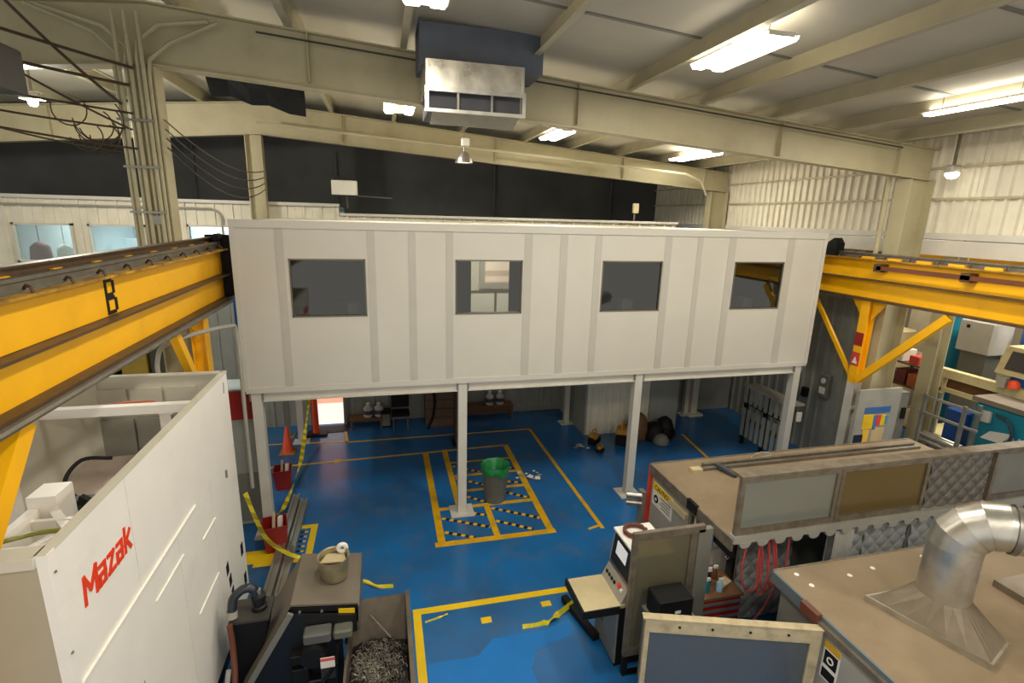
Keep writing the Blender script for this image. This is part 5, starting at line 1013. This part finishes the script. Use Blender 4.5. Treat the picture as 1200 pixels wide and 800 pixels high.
mk('upper_cabinet', B().prism([(3.14, 1.2), (3.2, 1.2), (3.72, 1.2), (3.72, 1.68), (3.2, 1.68)], 'y', 5.28, 5.95), MGREYL, cs); mk('top_cover', B().box(3.18, 3.74, 5.26, 5.97, 1.68, 1.71), PAPER, cs)
def slab(y0, y1, u0, u1, off_, th, M, nm, par=cs):
    """piece lying on the slanted screen face between z 1.2 and 1.68"""
    P = lambda u, d: (3.14+0.06*u-d, 1.2+0.48*u)
    return mk(nm, B().prism([P(u0, off_), P(u1, off_), P(u1, off_+th), P(u0, off_+th)], 'y', y0, y1), M, par)
bz = slab(5.32, 5.91, 0.12, 0.97, 0.0, 0.015, BLKG, 'screen_bezel'); slab(5.5, 5.8, 0.45, 0.85, 0.015, 0.004, mat_emit('screen_glow', (170, 190, 205), 0.22), 'screen', bz)
slab(5.32, 5.91, 0.0, 0.1, 0.0, 0.02, STEEL, 'button_strip')
mk('emergency_stop', B().lathe([(0.035, 0), (0.035, 0.03), (0, 0.035)], (3.08, 5.48, 1.12), 12), mat('estop_red', (226, 50, 36), 0.35), cs); mk('white_knob', B().lathe([(0.025, 0), (0.025, 0.03), (0, 0.03)], (3.07, 5.4, 1.1), 10), PAPER, cs)
for i in range(4): mk('push_button', B().box(3.05, 3.07, 5.58+0.08*i, 5.62+0.08*i, 1.08, 1.12), BLK, cs)
mk('foot_beam', B().bar((2.74, 6.62, 0.06), (2.93, 5.75, 0.06), 0.1, 0.1), BLK, cs); mk('tray_strut', B().tube([(2.7, 5.7, 0.9), (2.98, 5.7, 0.4)], 0.015, 6), STEEL, cs)
cs.location.x += CSX
mk('brown_coil', B().tube([(3.33+0.16*math.cos(a/12*6.283), 5.77+0.14*math.sin(a/12*6.283), 1.735+0.03*(a > 12)) for a in range(25)], 0.022, 7), HOSEB, smooth=True, label='coil of brown hose on top of the control console', cat='hose')
# framed smoky screen door standing right of the console
sd = thing('smoky_screen_door', 'tall framed smoky window panel right of the control console', 'screen', (3.48, 5.16, 0), 0.0)
mk('frame_top', B().box(-0.52, 0.5, -0.03, 0.03, 2.06, 2.16), EDGE, sd, local=True); mk('frame_side', B().box(-0.52, -0.45, -0.03, 0.03, 0.3, 2.06), EDGE, sd, local=True); mk('frame_side', B().box(0.3, 0.4, -0.03, 0.05, 0.02, 2.06), EDGE, sd, local=True); mk('frame_jamb', B().box(0.41, 0.62, -0.03, 0.05, 0.02, 2.1), MGREY, sd, local=True); mk('frame_bottom', B().box(-0.45, 0.3, -0.03, 0.03, 0.3, 0.42), EDGE, sd, local=True)
mk('sheet', B().box(-0.45, 0.3, -0.006, 0.006, 0.42, 2.06), PANESM, sd, local=True); mk('black_backing', B().box(-0.44, 0.29, 0.012, 0.02, 0.42, 1.1), BLK, sd, local=True)
mk('foot', B().box(-0.52, 0.62, -0.04, 0.04, 0, 0.02).box(-0.52, -0.45, -0.03, 0.03, 0.02, 0.3), BLK, sd, local=True)
bx_ = thing('black_printer_box', 'black metal box on a shelf in front of the smoky panel', 'box', (3.42, 4.92, 1.12), 0.0)
mk('case', B().bbox(-0.24, 0.24, -0.16, 0.15, 0, 0.3, 0.015), BLK, bx_, local=True); mk('front_plate', B().box(-0.2, 0.2, -0.165, -0.16, 0.04, 0.22), BLKG, bx_, local=True); mk('badge', B().box(-0.02, 0.06, -0.17, -0.165, 0.11, 0.15), PAPER, bx_, local=True)
mk('box_shelf', B().box(3.14, 3.72, 4.72, 5.1, 1.09, 1.12).box(3.16, 3.2, 4.9, 5.08, 0.0, 1.09).box(3.66, 3.7, 4.9, 5.08, 0.0, 1.09), MGREY, label='grey shelf carrying the black box before the smoky panel', cat='shelf')
t = thing('steel_rollers', 'pair of short steel rollers at the foot of the machine by the third post', 'rollers', (4.2, 7.35, 1.2))
for z in (1.22, 1.36): mk('roller', B().tube([(3.98, 7.3, z), (4.22, 7.2, z)], 0.06, 12), GALV, t, smooth=True)
mk('roller_bracket', B().box(4.2, 4.28, 7.16, 7.3, 0.0, 1.45), MGREY, t)

# ================================================================== TOOL CHEST
tx = thing('tool_chest', 'red tool chest with bright drawer fronts beside the quilted curtains', 'tool chest', (4.46, 5.5, 0))
X0, X1, Y0_, Y1_ = 4.10, 4.82, 5.27, 5.76
mk('chest_body', B().bbox(X0, X1, Y0_, Y1_, 0.08, 0.84, 0.01), RED, tx); mk('wood_top', B().box(X0-0.02, X1+0.02, Y0_-0.02, Y1_+0.02, 0.84, 0.88), mat('bench_brown', (128, 92, 62), 0.6), tx)
for i in range(6): dw = mk('drawer', B().box(X0+0.03, X1-0.03, Y0_-0.015, Y0_, 0.72-0.115*i, 0.81-0.115*i), RED, tx); mk('drawer_pull', B().box(X0+0.04, X1-0.04, Y0_-0.035, Y0_-0.015, 0.765-0.115*i, 0.80-0.115*i), ALU, dw)
for x in (X0+0.08, X1-0.08):
    for y in (Y0_+0.08, Y1_-0.08): mk('caster', B().tube([(x-0.02, y, 0.04), (x+0.02, y, 0.04)], 0.04, 10), BLK, tx)
def bottle(loc, c, label, h=0.22):
    t = thing('spray_bottle', label, 'bottle', loc); mk('bottle_body', B().lathe([(0, 0), (0.045, 0), (0.045, h*0.6), (0.018, h*0.8), (0, h*0.8)], (0, 0, 0), 12), mat('bottle_'+label.split()[0], c, 0.3), t, local=True, smooth=True); mk('spray_head', B().bbox(-0.02, 0.05, -0.015, 0.015, h*0.8, h, 0.004), PAPER, t, local=True); return t
bottle((4.32, 5.4, 0.88), (20, 120, 140), 'teal bottle on the tool chest'); bottle((4.52, 5.38, 0.88), (150, 190, 220), 'pale-blue bottle on the tool chest', 0.2); bottle((4.42, 5.52, 0.88), (30, 24, 20), 'black bottle on the tool chest', 0.28); bottle((4.6, 5.62, 0.88), (110, 70, 40), 'brown bottle at the back of the tool chest')
litter_n = [(4.28, 5.62, PAPER), (4.44, 5.66, MGREYL), (4.66, 5.45, BEIGE)]
for i, (x, y, M) in enumerate(litter_n): mk('paper_stack', B().bar((x-0.08, y, 0.9), (x+0.08, y+0.04, 0.91+0.02*i), 0.12, 0.02), M, label=['white paper sheet on the tool chest', 'grey folded cloth on the tool chest', 'tan card on the tool chest'][i], cat='paper')
mk('pinned_papers', B().box(4.42, 4.75, 5.835, 5.84, 1.25, 1.65).box(4.6, 4.85, 5.83, 5.835, 0.95, 1.2), PAPER, label='white papers pinned on the pale sheet behind the tool chest', cat='paper')

# ================================================================== NEXT BAY (right edge)
t = thing('air_compressor', 'teal compressor cabinet with white logo, right edge', 'compressor', (12.6, 6.5, 0))
mk('cabinet', B().bbox(12.0, 12.7, 5.2, 7.55, 0.1, 2.5, 0.05), TEAL, t); mk('top_slab', B().box(11.97, 12.72, 5.15, 7.6, 2.5, 2.6), mat('slab_brown_grey', (128, 116, 100), 0.6), t); mk('skid', B().box(12.05, 12.65, 5.3, 7.5, 0, 0.1), BLK, t)
mk('outlet_box', B().bbox(11.9, 12.0, 7.18, 7.36, 2.15, 2.38, 0.02), WHITE, t); mk('power_cord', B().tube(spline([(11.95, 7.1, 2.36), (11.92, 6.85, 2.3), (11.93, 6.75, 2.0), (11.95, 6.95, 1.72), (11.97, 7.15, 1.68)]), 0.03, 7), mat('cord_slate', (54, 66, 74), 0.5), t, smooth=True)
mk('logo_mark', B().prism([(7.30, 1.78), (7.16, 1.98), (6.78, 2.06), (6.93, 1.80)], 'x', 11.985, 12.0), PAPER, t); text('logo_lettering', 'Air', 0.30, PAPER, t, (11.992, 6.88, 1.84), (0, -1, 0), (0, 0, 1), 0.01)
t = thing('machine_lathe', 'long cream lathe with sloping beam in the next bay', 'lathe', (13.6, 7.8, 0))
mk('bed', B().bbox(13.0, 14.2, 4.6, 9.4, 0.0, 1.1, 0.03), LATHE, t); mk('carriage_beam', B().box(12.9, 13.1, 5.0, 9.2, 2.55, 2.75), LATHE, t); mk('carriage_beam', B().box(12.95, 13.1, 5.6, 9.0, 2.2, 2.28), LATHE, t); mk('dark_slot', B().box(13.12, 13.2, 5.0, 9.2, 2.28, 2.55), WOOD, t)
for y in (5.2, 6.4, 7.6, 9.0): mk('beam_post', B().box(12.95, 13.1, y-0.08, y+0.08, 1.1, 2.55), LATHE, t)
mk('headstock', B().bbox(12.9, 14.1, 5.0, 6.9, 2.75, 3.0, 0.04), LATHE, t)
mo = mk('control_housing', B().prism([(6.7, 3.0), (7.85, 3.0), (7.72, 3.62), (6.7, 3.62)], 'x', 12.8, 13.4), LATHE, t); mk('control_screen', B().prism([(6.8, 3.12), (7.68, 3.12), (7.6, 3.53), (6.8, 3.53)], 'x', 12.785, 12.8), SCREEN, mo); mk('beacon', B().lathe([(0.1, 0), (0.1, 0.1), (0.06, 0.16), (0, 0.18)], (12.82, 7.45, 2.76), 12), ORANGE, t, smooth=True); mk('beacon_box', B().bbox(12.76, 12.89, 7.58, 7.75, 2.72, 2.95, 0.01), MGREYL, t)
t = thing('white_cabinet', 'white electrical cabinet with a small dark vent, top of the next bay', 'cabinet', (14.9, 9.5, 0)); mk('cabinet_case', B().bbox(14.5, 15.2, 9.1, 9.9, 2.95, 3.75, 0.03), WHITE, t); mk('vent', B().box(14.48, 14.5, 9.65, 9.72, 3.55, 3.63), BLK, t); mk('foot_frame', B().box(14.6, 15.1, 9.2, 9.8, 0, 2.95), MGREY, t); mk('dark_cap', B().box(14.6, 15.1, 9.2, 9.6, 3.75, 3.88), BLK, t)
t = thing('teal_column_tank', 'tall teal tank left of the white cabinet in the next bay', 'tank', (15.2, 10.45, 0)); mk('tank', B().tube([(15.2, 10.45, 0), (15.2, 10.45, 4.0)], 0.22, 16), TEAL, t, smooth=True); mk('tank_band', B().tube([(15.2, 10.45, 3.7), (15.2, 10.45, 3.8)], 0.23, 16, cap=False), BLK, t)
t = thing('blue_drum', 'blue drum among pale pipes at the right edge of the next bay', 'drum', (15.0, 8.8, 0)); mk('drum', B().lathe([(0, 0), (0.3, 0), (0.3, 3.7), (0, 3.7)], (15.2, 8.6, 0), 14), BLUE, t, smooth=True); mk('drum_collar', B().lathe([(0.31, 3.2), (0.31, 3.3)], (15.2, 8.6, 0), 14), MGREYL, t)
t = thing('pipe_rack', 'low rack carrying bright steel pipes in front of the teal compressor', 'rack', (11.7, 7.7, 0))
for y in (7.3, 8.1): mk('rack_post', B().box(11.35, 11.41, y-0.03, y+0.03, 0, 2.5).box(11.75, 11.81, y-0.03, y+0.03, 0, 2.5).box(11.35, 11.81, y-0.02, y+0.02, 1.35, 1.41), MGREY, t)
for z in (2.42, 2.05): mk('rack_rail', B().box(11.36, 11.40, 7.0, 8.2, z, z+0.05), ALU, t)
for i, (x, z) in enumerate(((11.46, 1.45), (11.56, 1.45), (11.68, 1.46), (11.5, 1.55), (11.62, 1.56))): mk('steel_pipe', B().tube([(x, 6.95+0.1*i, z), (x, 8.15, z)], 0.045, 10), GALV, smooth=True, label='bright steel pipe lying in the rack before the teal compressor', cat='pipe', group='steel pipes in the rack')
mk('blue_crate', B().bbox(12.2, 12.7, 7.75, 8.2, 1.75, 2.1, 0.02).box(12.22, 12.68, 7.77, 8.18, 0, 1.75), BLUE, label='blue crate between the pipe rack and the compressor', cat='crate')
for i, (x, y, z0, z1, c, nm) in enumerate(((13.7, 10.9, 0, 3.3, (150, 132, 96), 'tan'), (14.6, 12.4, 0, 2.9, (130, 60, 40), 'rust'), (16.0, 11.8, 0, 3.9, (140, 128, 104), 'drab'), (16.5, 8.0, 0, 4.2, (96, 110, 112), 'slate'))):
    t = thing('machine_tool', nm+' machine tool body in the far part of the next bay', 'machine', (x, y, 0)); mk('body', B().bbox(x-0.45, x+0.45, y-0.45, y+0.45, 0, z1*0.6, 0.05), mat('tool_'+nm, c, 0.55), t); mk('head', B().bbox(x-0.3, x+0.35, y-0.35, y+0.4, z1*0.6, z1, 0.05), mat('tool2_'+nm, tuple(min(255, int(v*1.15)) for v in c), 0.55), t); mk('panel', B().box(x-0.47, x-0.45, y-0.2, y+0.2, z1*0.3, z1*0.5), BLK, t)
t = thing('parts_shelf', 'cluttered open parts shelf between the two cream posts right of the crane leg', 'shelf', (12.57, 9.6, 0))
for z in (1.2, 2.2, 2.75): mk('shelf_board', B().box(12.3, 12.84, 9.0, 10.1, z, z+0.04), WOOD, t)
for x in (12.32, 12.82):
    for y in (9.03, 10.07): mk('upright', B().box(x-0.02, x+0.02, y-0.02, y+0.02, 0, 3.1), BEIGE, t)
for i, (y, z, h, c, nm) in enumerate(((9.2, 2.24, 0.3, (170, 90, 40), 'orange'), (9.5, 2.24, 0.36, (104, 40, 34), 'maroon'), (9.85, 2.24, 0.25, (190, 180, 160), 'pale'), (9.25, 2.79, 0.2, (186, 60, 44), 'red'), (9.65, 2.79, 0.28, (214, 204, 184), 'cream'), (9.95, 2.79, 0.2, (60, 66, 70), 'slate'), (9.3, 1.24, 0.4, (150, 130, 100), 'tan'), (9.75, 1.24, 0.5, (84, 76, 66), 'umber'))):
    mk('parts_box', B().bbox(12.35, 12.78, y-0.12, y+0.12, z, z+h, 0.015), mat('parts_'+nm, c, 0.6), label=nm+' parts box on the cluttered shelf right of the crane leg', cat='box', group='parts boxes on the shelf')
t = thing('red_parts_bin', 'red parts box right of the crane leg in the next bay', 'box', (11.4, 9.6, 2)); mk('bin_body', B().bbox(11.25, 11.6, 9.4, 9.8, 2.9, 3.15, 0.02), RED, t); mk('stand', B().box(11.3, 11.55, 9.45, 9.75, 0, 2.9), BEIGE, t)
# notice cabinet by the crane leg
nb = thing('notice_cabinet', 'grey cabinet door covered with coloured notices beside the crane leg', 'cabinet', (10.3, 8.2, 0))
mk('door_face', B().box(9.72, 10.85, 8.22, 8.28, 0.1, 2.62), MGREYL, nb) ; mk('case', B().box(10.86, 11.1, 8.24, 8.5, 0.1, 2.5), MGREY, nb); mk('plinth', B().box(9.75, 11.05, 8.24, 8.3, 0, 0.1), BLK, nb)
def note(x0, x1, z0, z1, c, nm, nmo='notice'): return mk(nmo, B().box(x0, x1, 8.212, 8.22, z0+0.1, z1+0.1), mat('notice_'+nm, c, 0.6), nb)
note(9.93, 10.62, 1.98, 2.12, (60, 104, 160), 'blue'); note(9.93, 10.2, 1.62, 1.95, (236, 190, 20), 'yellow'); note(10.3, 10.4, 1.68, 1.93, (220, 70, 60), 'red'); note(10.41, 10.52, 1.68, 1.93, (240, 196, 20), 'yellow2'); note(10.53, 10.6, 1.72, 1.9, (80, 150, 180), 'cyan'); note(10.22, 10.29, 1.6, 1.93, (84, 120, 170), 'blue2')
note(9.98, 10.15, 1.32, 1.6, (240, 190, 60), 'amber'); note(10.22, 10.55, 1.3, 1.62, (206, 178, 130), 'tan'); note(9.76, 10.0, 1.1, 1.5, (22, 28, 50), 'navy'); note(10.28, 10.52, 0.95, 1.3, (236, 232, 226), 'white'); mk('notice_scribble', B().box(10.33, 10.47, 8.205, 8.212, 1.25, 1.29), RED, nb)
mk('door_handle', B().box(10.95, 11.05, 8.2, 8.24, 1.9, 2.15), BLK, nb)
